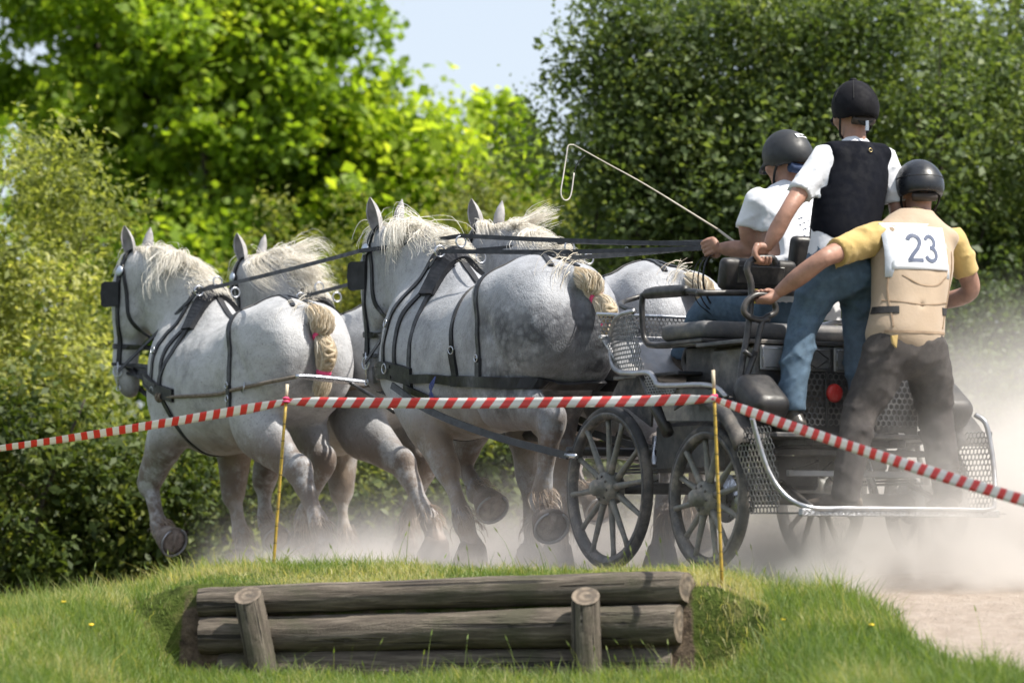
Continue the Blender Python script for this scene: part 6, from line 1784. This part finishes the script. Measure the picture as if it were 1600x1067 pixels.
# traces of the horses: rope for the leaders, leather for the wheelers
for key in ('near_leader', 'far_leader'):
    root, F, Bd, H = HORSES[key]
    for s in (1, -1):
        pts = [(1.04, s * .5, 1.07), (.7, s * .5, 1.06), (.35, s * .5, 1.055), (.0, s * .5, 1.07), (-.25, s * .5, 1.09)]
        Q = F.shoot([(max(p[0], -.1), 0, p[2]) for p in catmull(pts, 24)], catmull(pts, 24), .012)
        Q = np.vstack([Q, [(-.55, s * .33, 1.10), (-.74, s * .31, 1.115)]])
        for _ in range(3):
            Q[1:-1] = .5 * Q[1:-1] + .25 * (Q[:-2] + Q[2:])
        MB().tube(Q, .011, 8, 70).build('rope_trace', M['rope'], H)
        k = Q[0]
        MB().ring(k, (1, 0, 0), .024, .011, 14, 6).ring(k + V(-.03, 0, 0), (1, 0, .2), .02, .010, 14, 6).build('rope_knot', M['rope'], H)
        MB().ring(Q[20], (.3, s, .2), .030, .004, 16, 5).build('trace_ring', M['chrome'], H)
    sw = thing('swingletree', 'bright steel swingletree behind the ' + ('near lead horse, below its plaited tail' if key == 'near_leader' else 'far lead horse, mostly hidden'), 'swingletree', root.location, root.rotation_euler.z, 'swingletrees of the lead pair')
    MB().tube([(-.75, .32, 1.118), (-.76, .18, 1.112), (-.76, -.12, 1.09), (-.75, -.38, 1.07)], [.012, .019, .019, .012], 10, 20).build('bar', M['chrome'], sw)
    MB().tube([(-.76, -.13, 1.089), (-.76, -.17, 1.086)], .022, 10).build('collar', M['blackmetal'], sw)
    MB().tube([(-.76, -.03, 1.09), (-1.0, -.05, 1.0), (-1.25, -.05, .90)], .012, 8).build('link_bar', M['blackmetal'], sw)
for key in ('near_wheeler', 'far_wheeler'):
    root, F, Bd, H = HORSES[key]
    for s in (1, -1):
        Q = catmull([(.98, s * .375, 1.00), (.45, s * .415, .84), (-.2, s * .39, .69), (-.86, s * .32, .57)], 26)
        nn = np.tile(V(0, s, .15), (26, 1))
        MB().ribbon(Q, nn, .038, .010).build('trace', M['leather'], H)
        MB().tube([(-.84, s * .32, .575), (-.93, s * .315, .565)], .013, 8).build('trace_end', M['chrome'], H)
    if key == 'near_wheeler':
        b = MB()
        for k in range(3):
            b.tube([(.42, .40, 1.02), (.44 - .02 * k, .425, .97), (.42 + .02 * k, .415, .92), (.43, .40, .86)], .004, 6, 12)
        b.build('twine_tie', M['plum'], H)

# ---------------------------------------------------------------- striped tape on yellow poles
m, nt, bs = node_mat('red_white_tape')
al = N(nt, 'ShaderNodeAttribute', attribute_name='along').outputs['Fac']
fr = mathn(nt, 'FRACT', mathn(nt, 'DIVIDE', al, .094))
st_ = mrange(nt, fr, .49, .51); st2 = mrange(nt, fr, .985, 1.0)
c = mixc(nt, mathn(nt, 'SUBTRACT', st_, st2), (.78, .76, .75), (.72, .075, .07))
nt.links.new(c, bs.inputs['Base Color']); bs.inputs['Roughness'].default_value = .42
tr = N(nt, 'ShaderNodeBsdfTranslucent'); nt.links.new(c, tr.inputs['Color'])
mx = N(nt, 'ShaderNodeMixShader'); mx.inputs[0].default_value = .30
nt.links.new(bs.outputs[0], mx.inputs[1]); nt.links.new(tr.outputs[0], mx.inputs[2]); nt.links.new(mx.outputs[0], nt.nodes['Material Output'].inputs['Surface'])
M['tape'] = m
KP = [V(-3.6, 18.2, .49), V(-1.036, 15.89, .742), V(.877, 14.985, .712), V(2.55, 11.4, -.03)]
vt, ft, al_ = [], [], []; s0 = 0.0
r = np.random.default_rng(5)
for seg, (a, b) in enumerate(zip(KP[:-1], KP[1:])):
    n = 90; L = np.linalg.norm(b - a); T = nrm(b - a)
    for i in range(n + (1 if seg == 2 else 0)):
        t = i / n
        p = a + (b - a) * t - V(0, 0, 1) * (.020, .012, .03)[seg] * 4 * t * (1 - t)
        tw = (1.25 * np.sin(np.pi * min(1, t * 1.1)) * (1 - t) ** .5, .14 * math.sin(7 * t), .10 * math.sin(5 * t + 1))[seg]
        if seg == 0:
            tw = 1.22 * (1 - t) ** .45
        pin = .55 + .45 * min(1, 14 * min(t if seg else 1, 1 - t if seg < 2 else 1))
        hn = nrm(np.cross(T, V(0, 0, 1))); w = (V(0, 0, 1) * math.cos(tw) + hn * math.sin(tw)) * .0235 * pin
        k = len(vt)
        for q in (-1, -.33, .33, 1):
            vt.append(p + w * q + hn * .003 * math.sin(20 * t + q)); al_.append(s0 + L * t - q * .018)
        if k:
            for j in range(3):
                ft.append((k - 4 + j, k - 3 + j, k + j + 1, k + j))
    s0 += L
me = mesh_np('barrier_tape', np.array(vt) - KP[1], ft)
a = me.attributes.new('along', 'FLOAT', 'POINT'); a.data.foreach_set('value', np.array(al_, np.float32))
o = link('barrier_tape', me, M['tape']); o.location = KP[1]
md = o.modifiers.new('thickness', 'SOLIDIFY'); md.thickness = .0006
tag(o, 'red and white striped barrier tape strung across in front of the team', 'tape')
M['pole'] = pmat('yellow_pole_paint', (.44, .29, .035), .5, var=.35, vs_=30, bump=.3, dirt=(.12, .09, .05), dirt_amt=.75, dirt_scale=45)
M['poletop'] = pmat('bare_pole_top', (.55, .46, .34), .7, var=.2)
for (bx, by, tx, tz, lab) in ((-1.10, 15.88, -1.034, .822, 'thin yellow pole holding the tape in front of the lead horses'), (.912, 15.0, .874, .838, 'thin yellow pole holding the tape in front of the carriage wheels')):
    z0 = float(height(bx, by)) - .06
    t = thing('marker_pole', lab, 'pole', (bx, by, z0), 0, 'yellow poles carrying the tape')
    top = V(tx - bx, 0, tz - z0)
    MB().tube([(0, 0, 0), top * .5, top * .92], [.0078, .0075, .0072], 10, 8).build('shaft', M['pole'], t)
    MB().tube([top * .92, top], .0078, 10).build('pole_top', M['poletop'], t)
    mk = None
    for k in range(9):
        if mk is None:
            mk = MB().tube([(0, 0, 0), (0, 0, .003)], .0083, 10).build('pole_mark', M['black'], t); q = mk
        else:
            q = mk.copy(); COL.objects.link(q); q.parent = t
        q.location = top * (.12 + .085 * k)
    kn = top * ((.742 if bx < 0 else .712) - z0) / (tz - z0)
    MB().ring(kn, (0, 0, 1), .013, .006, 14, 6).ring(kn + V(0, 0, .014), (0, .2, 1), .012, .005, 14, 6).build('tape_knot', M['tapeknot'] if 'tapeknot' in M else M['pink'], t)

# ================================================================ dust whirled up by hooves and wheels
def dust_cloud(name, label, lo, hi, body):
    lo, hi = V(*lo), V(*hi); c = (lo + hi) / 2
    o = MB().box((0, 0, 0), hi - lo).build(name, None)
    o.location = c
    m = bpy.data.materials.new('dust_' + name); m.use_nodes = True; nt = m.node_tree
    nt.nodes.remove(nt.nodes['Principled BSDF'])
    tc = N(nt, 'ShaderNodeTexCoord').outputs['Object']
    ad = nt.nodes.new('ShaderNodeVectorMath'); ad.operation = 'ADD'; ad.inputs[1].default_value = c
    nt.links.new(tc, ad.inputs[0]); co = ad.outputs[0]
    sp = N(nt, 'ShaderNodeSeparateXYZ'); nt.links.new(co, sp.inputs[0])
    d = body(nt, co, *sp.outputs)
    # fade out before the sides of the box
    for ax in range(3):
        e = (.25, .35, .12)[ax]
        if ax < 2:
            d = mathn(nt, 'MULTIPLY', d, mrange(nt, sp.outputs[ax], lo[ax], lo[ax] + e))
        d = mathn(nt, 'MULTIPLY', d, mrange(nt, sp.outputs[ax], hi[ax], hi[ax] - (.35 if ax == 2 else e)))
    pv = N(nt, 'ShaderNodeVolumePrincipled'); pv.inputs['Color'].default_value = (.90, .862, .825, 1); pv.inputs['Anisotropy'].default_value = .0
    nt.links.new(d, pv.inputs['Density']); nt.links.new(pv.outputs[0], nt.nodes['Material Output'].inputs['Volume'])
    o.data.materials.append(m)
    return tag(o, label, 'dust', kind='stuff')

def team_dust(nt, co, x, y, z):
    fb = mathn(nt, 'ADD', mathn(nt, 'MULTIPLY', noise(nt, co, 1.4, 5, .6, .5), .6), mathn(nt, 'MULTIPLY', noise(nt, co, 4.2, 4, .6, .8), .4))
    puff = mrange(nt, fb, .42, .58)
    h = mrange(nt, x, -1.2, 1.2, .10, .17)
    fall = mathn(nt, 'EXPONENT', mathn(nt, 'MULTIPLY', mathn(nt, 'DIVIDE', mathn(nt, 'ADD', z, .04), h), -1.0))
    amt = mathn(nt, 'MULTIPLY', mrange(nt, mathn(nt, 'MULTIPLY', mathn(nt, 'DIVIDE', x, y), 18.0), -1.75, -.5, .0, 1.0), 2.2)
    return mathn(nt, 'MULTIPLY', mathn(nt, 'MULTIPLY', mathn(nt, 'MULTIPLY', fall, amt), mathn(nt, 'ADD', mathn(nt, 'MULTIPLY', puff, .93), .07)), mrange(nt, y, 16.35, 17.1))

def wheel_dust(nt, co, x, y, z):
    fb = mathn(nt, 'ADD', mathn(nt, 'MULTIPLY', noise(nt, co, 1.1, 5, .6, .5), .6), mathn(nt, 'MULTIPLY', noise(nt, co, 3.4, 4, .6, .8), .4))
    puff = mathn(nt, 'ADD', mathn(nt, 'MULTIPLY', mrange(nt, fb, .42, .57), .9), .10)
    h = mrange(nt, x, .9, 2.8, .13, .28)
    fall = mathn(nt, 'EXPONENT', mathn(nt, 'MULTIPLY', mathn(nt, 'DIVIDE', mathn(nt, 'ADD', z, .10), h), -1.0))
    amt = mathn(nt, 'MULTIPLY', mrange(nt, x, .7, 1.9, .1, 1.0), 14.0)
    return mathn(nt, 'MULTIPLY', mathn(nt, 'MULTIPLY', fall, amt), puff)

dust_cloud('dust_cloud', 'thin pale dust drifting round the hooves of the horses', (-2.8, 16.3, -.35), (1.6, 23.5, .75), team_dust)
dust_cloud('dust_cloud', 'thick pale dust rolling up behind the carriage wheels', (.55, 15.35, -.35), (4.4, 20.5, 1.45), wheel_dust)
